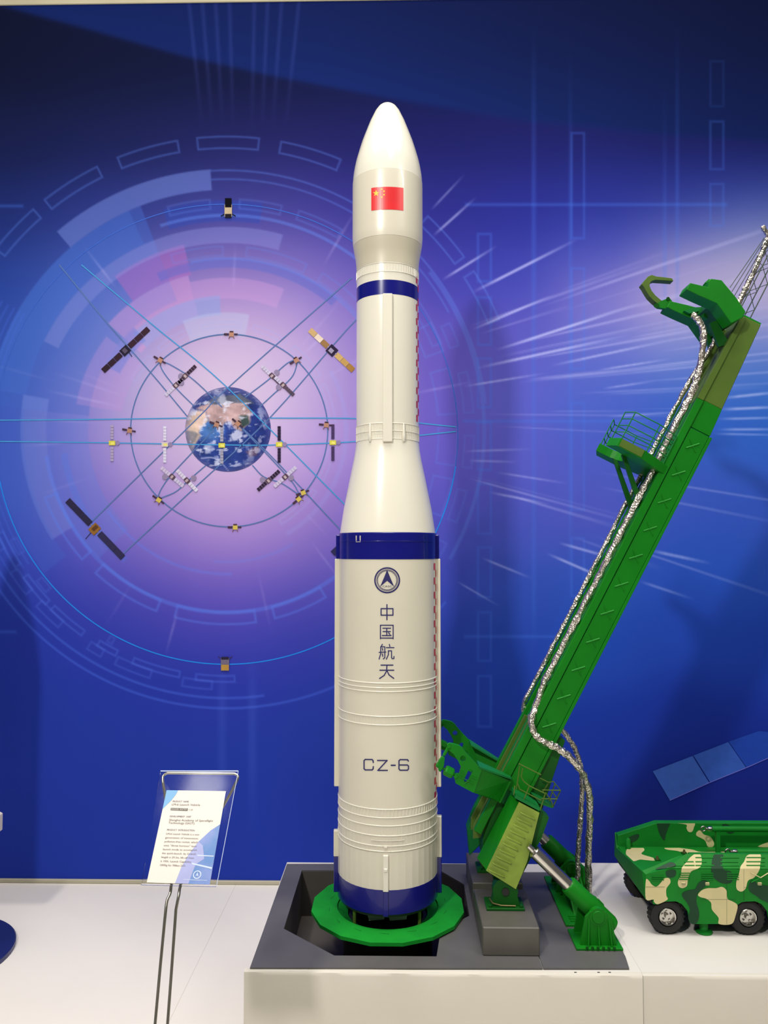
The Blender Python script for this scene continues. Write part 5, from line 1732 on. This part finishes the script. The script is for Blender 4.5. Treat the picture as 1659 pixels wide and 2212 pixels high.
cpoly([(0, 0), (.195, 0), (.17, .05), (.11, .12), (.0, .215)], 'cblue1', 'corner_print')
cpoly([(1, .37), (.86, .44), (.70, .56), (.58, .70), (.50, .84), (.45, 1), (1, 1)], 'cblue2', 'sweep_print')
cpoly([(.70, .565), (.78, .60), (.84, .74), (.72, .80), (.66, 1), (.452, .998), (.505, .84), (.585, .70)], 'clav', 'haze_print', .0006)
cpoly([(.66, .785), (.99, .825), (.99, .842), (.66, .80)], 'ltext', 'streak_print', .0007)
cpoly([(.72, .70), (.985, .705), (.985, .715), (.72, .712)], 'ltext', 'streak_print', .0007)


def ctext(txt, s, t, h, w, m, off=.0009, parent=card, bold=False):
    vs, fs = text_polys(txt, 1.0)
    if not vs:
        return
    mx = max(v[0] for v in vs)
    mk('printed_line', [CARD(s + x / mx * w, t - y * h, off) for x, y in vs], fs, m, parent, recalc=False)


ctext('PRODUCT  NAME', .14, .135, .026, .27, 'textd')
ctext('LM-6 Launch Vehicle', .135, .172, .032, .475, 'text')
cpoly([(.135, .200), (.42, .203), (.42, .230), (.135, .226)], 'tbar', 'title_bar', .0006)
ctext('MODEL RATIO', .145, .223, .024, .26, 'cream')
ctext('1:10', .435, .225, .024, .07, 'text')
ctext('DEVELOPMENT  UNIT', .145, .303, .026, .355, 'textd')
ctext('Shanghai Academy of Spaceflight', .145, .344, .030, .73, 'text')
ctext('Technology (SAST)', .145, .376, .030, .43, 'text')
ctext('PRODUCT  INTRODUCTION', .145, .452, .026, .455, 'textd')
for i, (ln, w) in enumerate((('LM-6 Launch Vehicle is a new', .545), ('generation of innocuous,', .545), ('pollution-free rocket, which', .545), ('uses "three horizon" test-', .545), ('launch mode to accomplish', .555), ('the quick-launch. Its Overall', .545), ('length is 29.3m, lift-off mass', .53), ('is 103t. Launch Capability', .50), ('1000kg for 700km SSO.', .42))):
    ctext(ln, .145, .495 + i * .0415, .027, w, 'text')
em2 = [(.775 + .065 * math.cos(a), .905 + .043 * math.sin(a)) for a in [i * math.pi / 12 for i in range(24)]]
em3 = [(.775 + .050 * math.cos(a), .905 + .033 * math.sin(a)) for a in [i * math.pi / 12 for i in range(24)]]
vs = [CARD(s, t, .0009) for s, t in em2 + em3]
eo = mk('card_emblem', vs, [(i, (i + 1) % 24, 24 + (i + 1) % 24, 24 + i) for i in range(24)], 'ltext', card, recalc=False)
cpoly([(.775, .878), (.752, .925), (.775, .910), (.798, .925)], 'ltext', 'arrowhead', .0010, eo)
cpoly([(.57, .955), (.95, .958), (.95, .963), (.57, .960)], 'ltext', 'caption_line', .0009)

# ------------------------------------------------------------------ neighbouring display model, mostly out of frame
nb = PZ(16, 2057, .022)
RB = .30
nbx, nby = nb.x - RB, nb.y
dm = thing('display_model', 'blue round base and white body cut off at the left edge', 'display model', (nbx, nby, 0))
MB().tube([(nbx, nby, 0), (nbx, nby, .018), (nbx, nby, .022)], [RB, RB, RB - .004], 64).build('round_base', 'dblue', dm, smooth=40)
MB().cyl((nbx, nby, .022), (nbx, nby, .42), .02, n=20).build('post', 'steel', dm, smooth=40)
wp = [P(6.5, 1756, nby + .05), P(6.0, 1792, nby + .05)]
xr, z1_, z0_ = wp[0].x, wp[0].z, wp[1].z
h_ = (z1_ - z0_)
q = [(xr, z0_ + .0), (xr, z1_), (xr - .025, z1_ + .012), (2 * nbx - xr + .03, z1_ + .02), (2 * nbx - xr, z1_), (2 * nbx - xr, z0_), (2 * nbx - xr + .03, z0_ - .012), (xr - .03, z0_ - .012)]
MB().prism([(x, nby - .05, z) for x, z in q], (0, .10, 0)).build('body', 'cream', dm, bevel=.002)
MB().lathe([(.13, z1_ + .02), (.13, 1.45), (.11, 1.6), (.06, 1.8), (.02, 1.95)], nbx - .02, nby, 40).build('shadow_tower', 'cream', dm, smooth=40)  # guessed unseen tower, shaped to cast shade on the wall
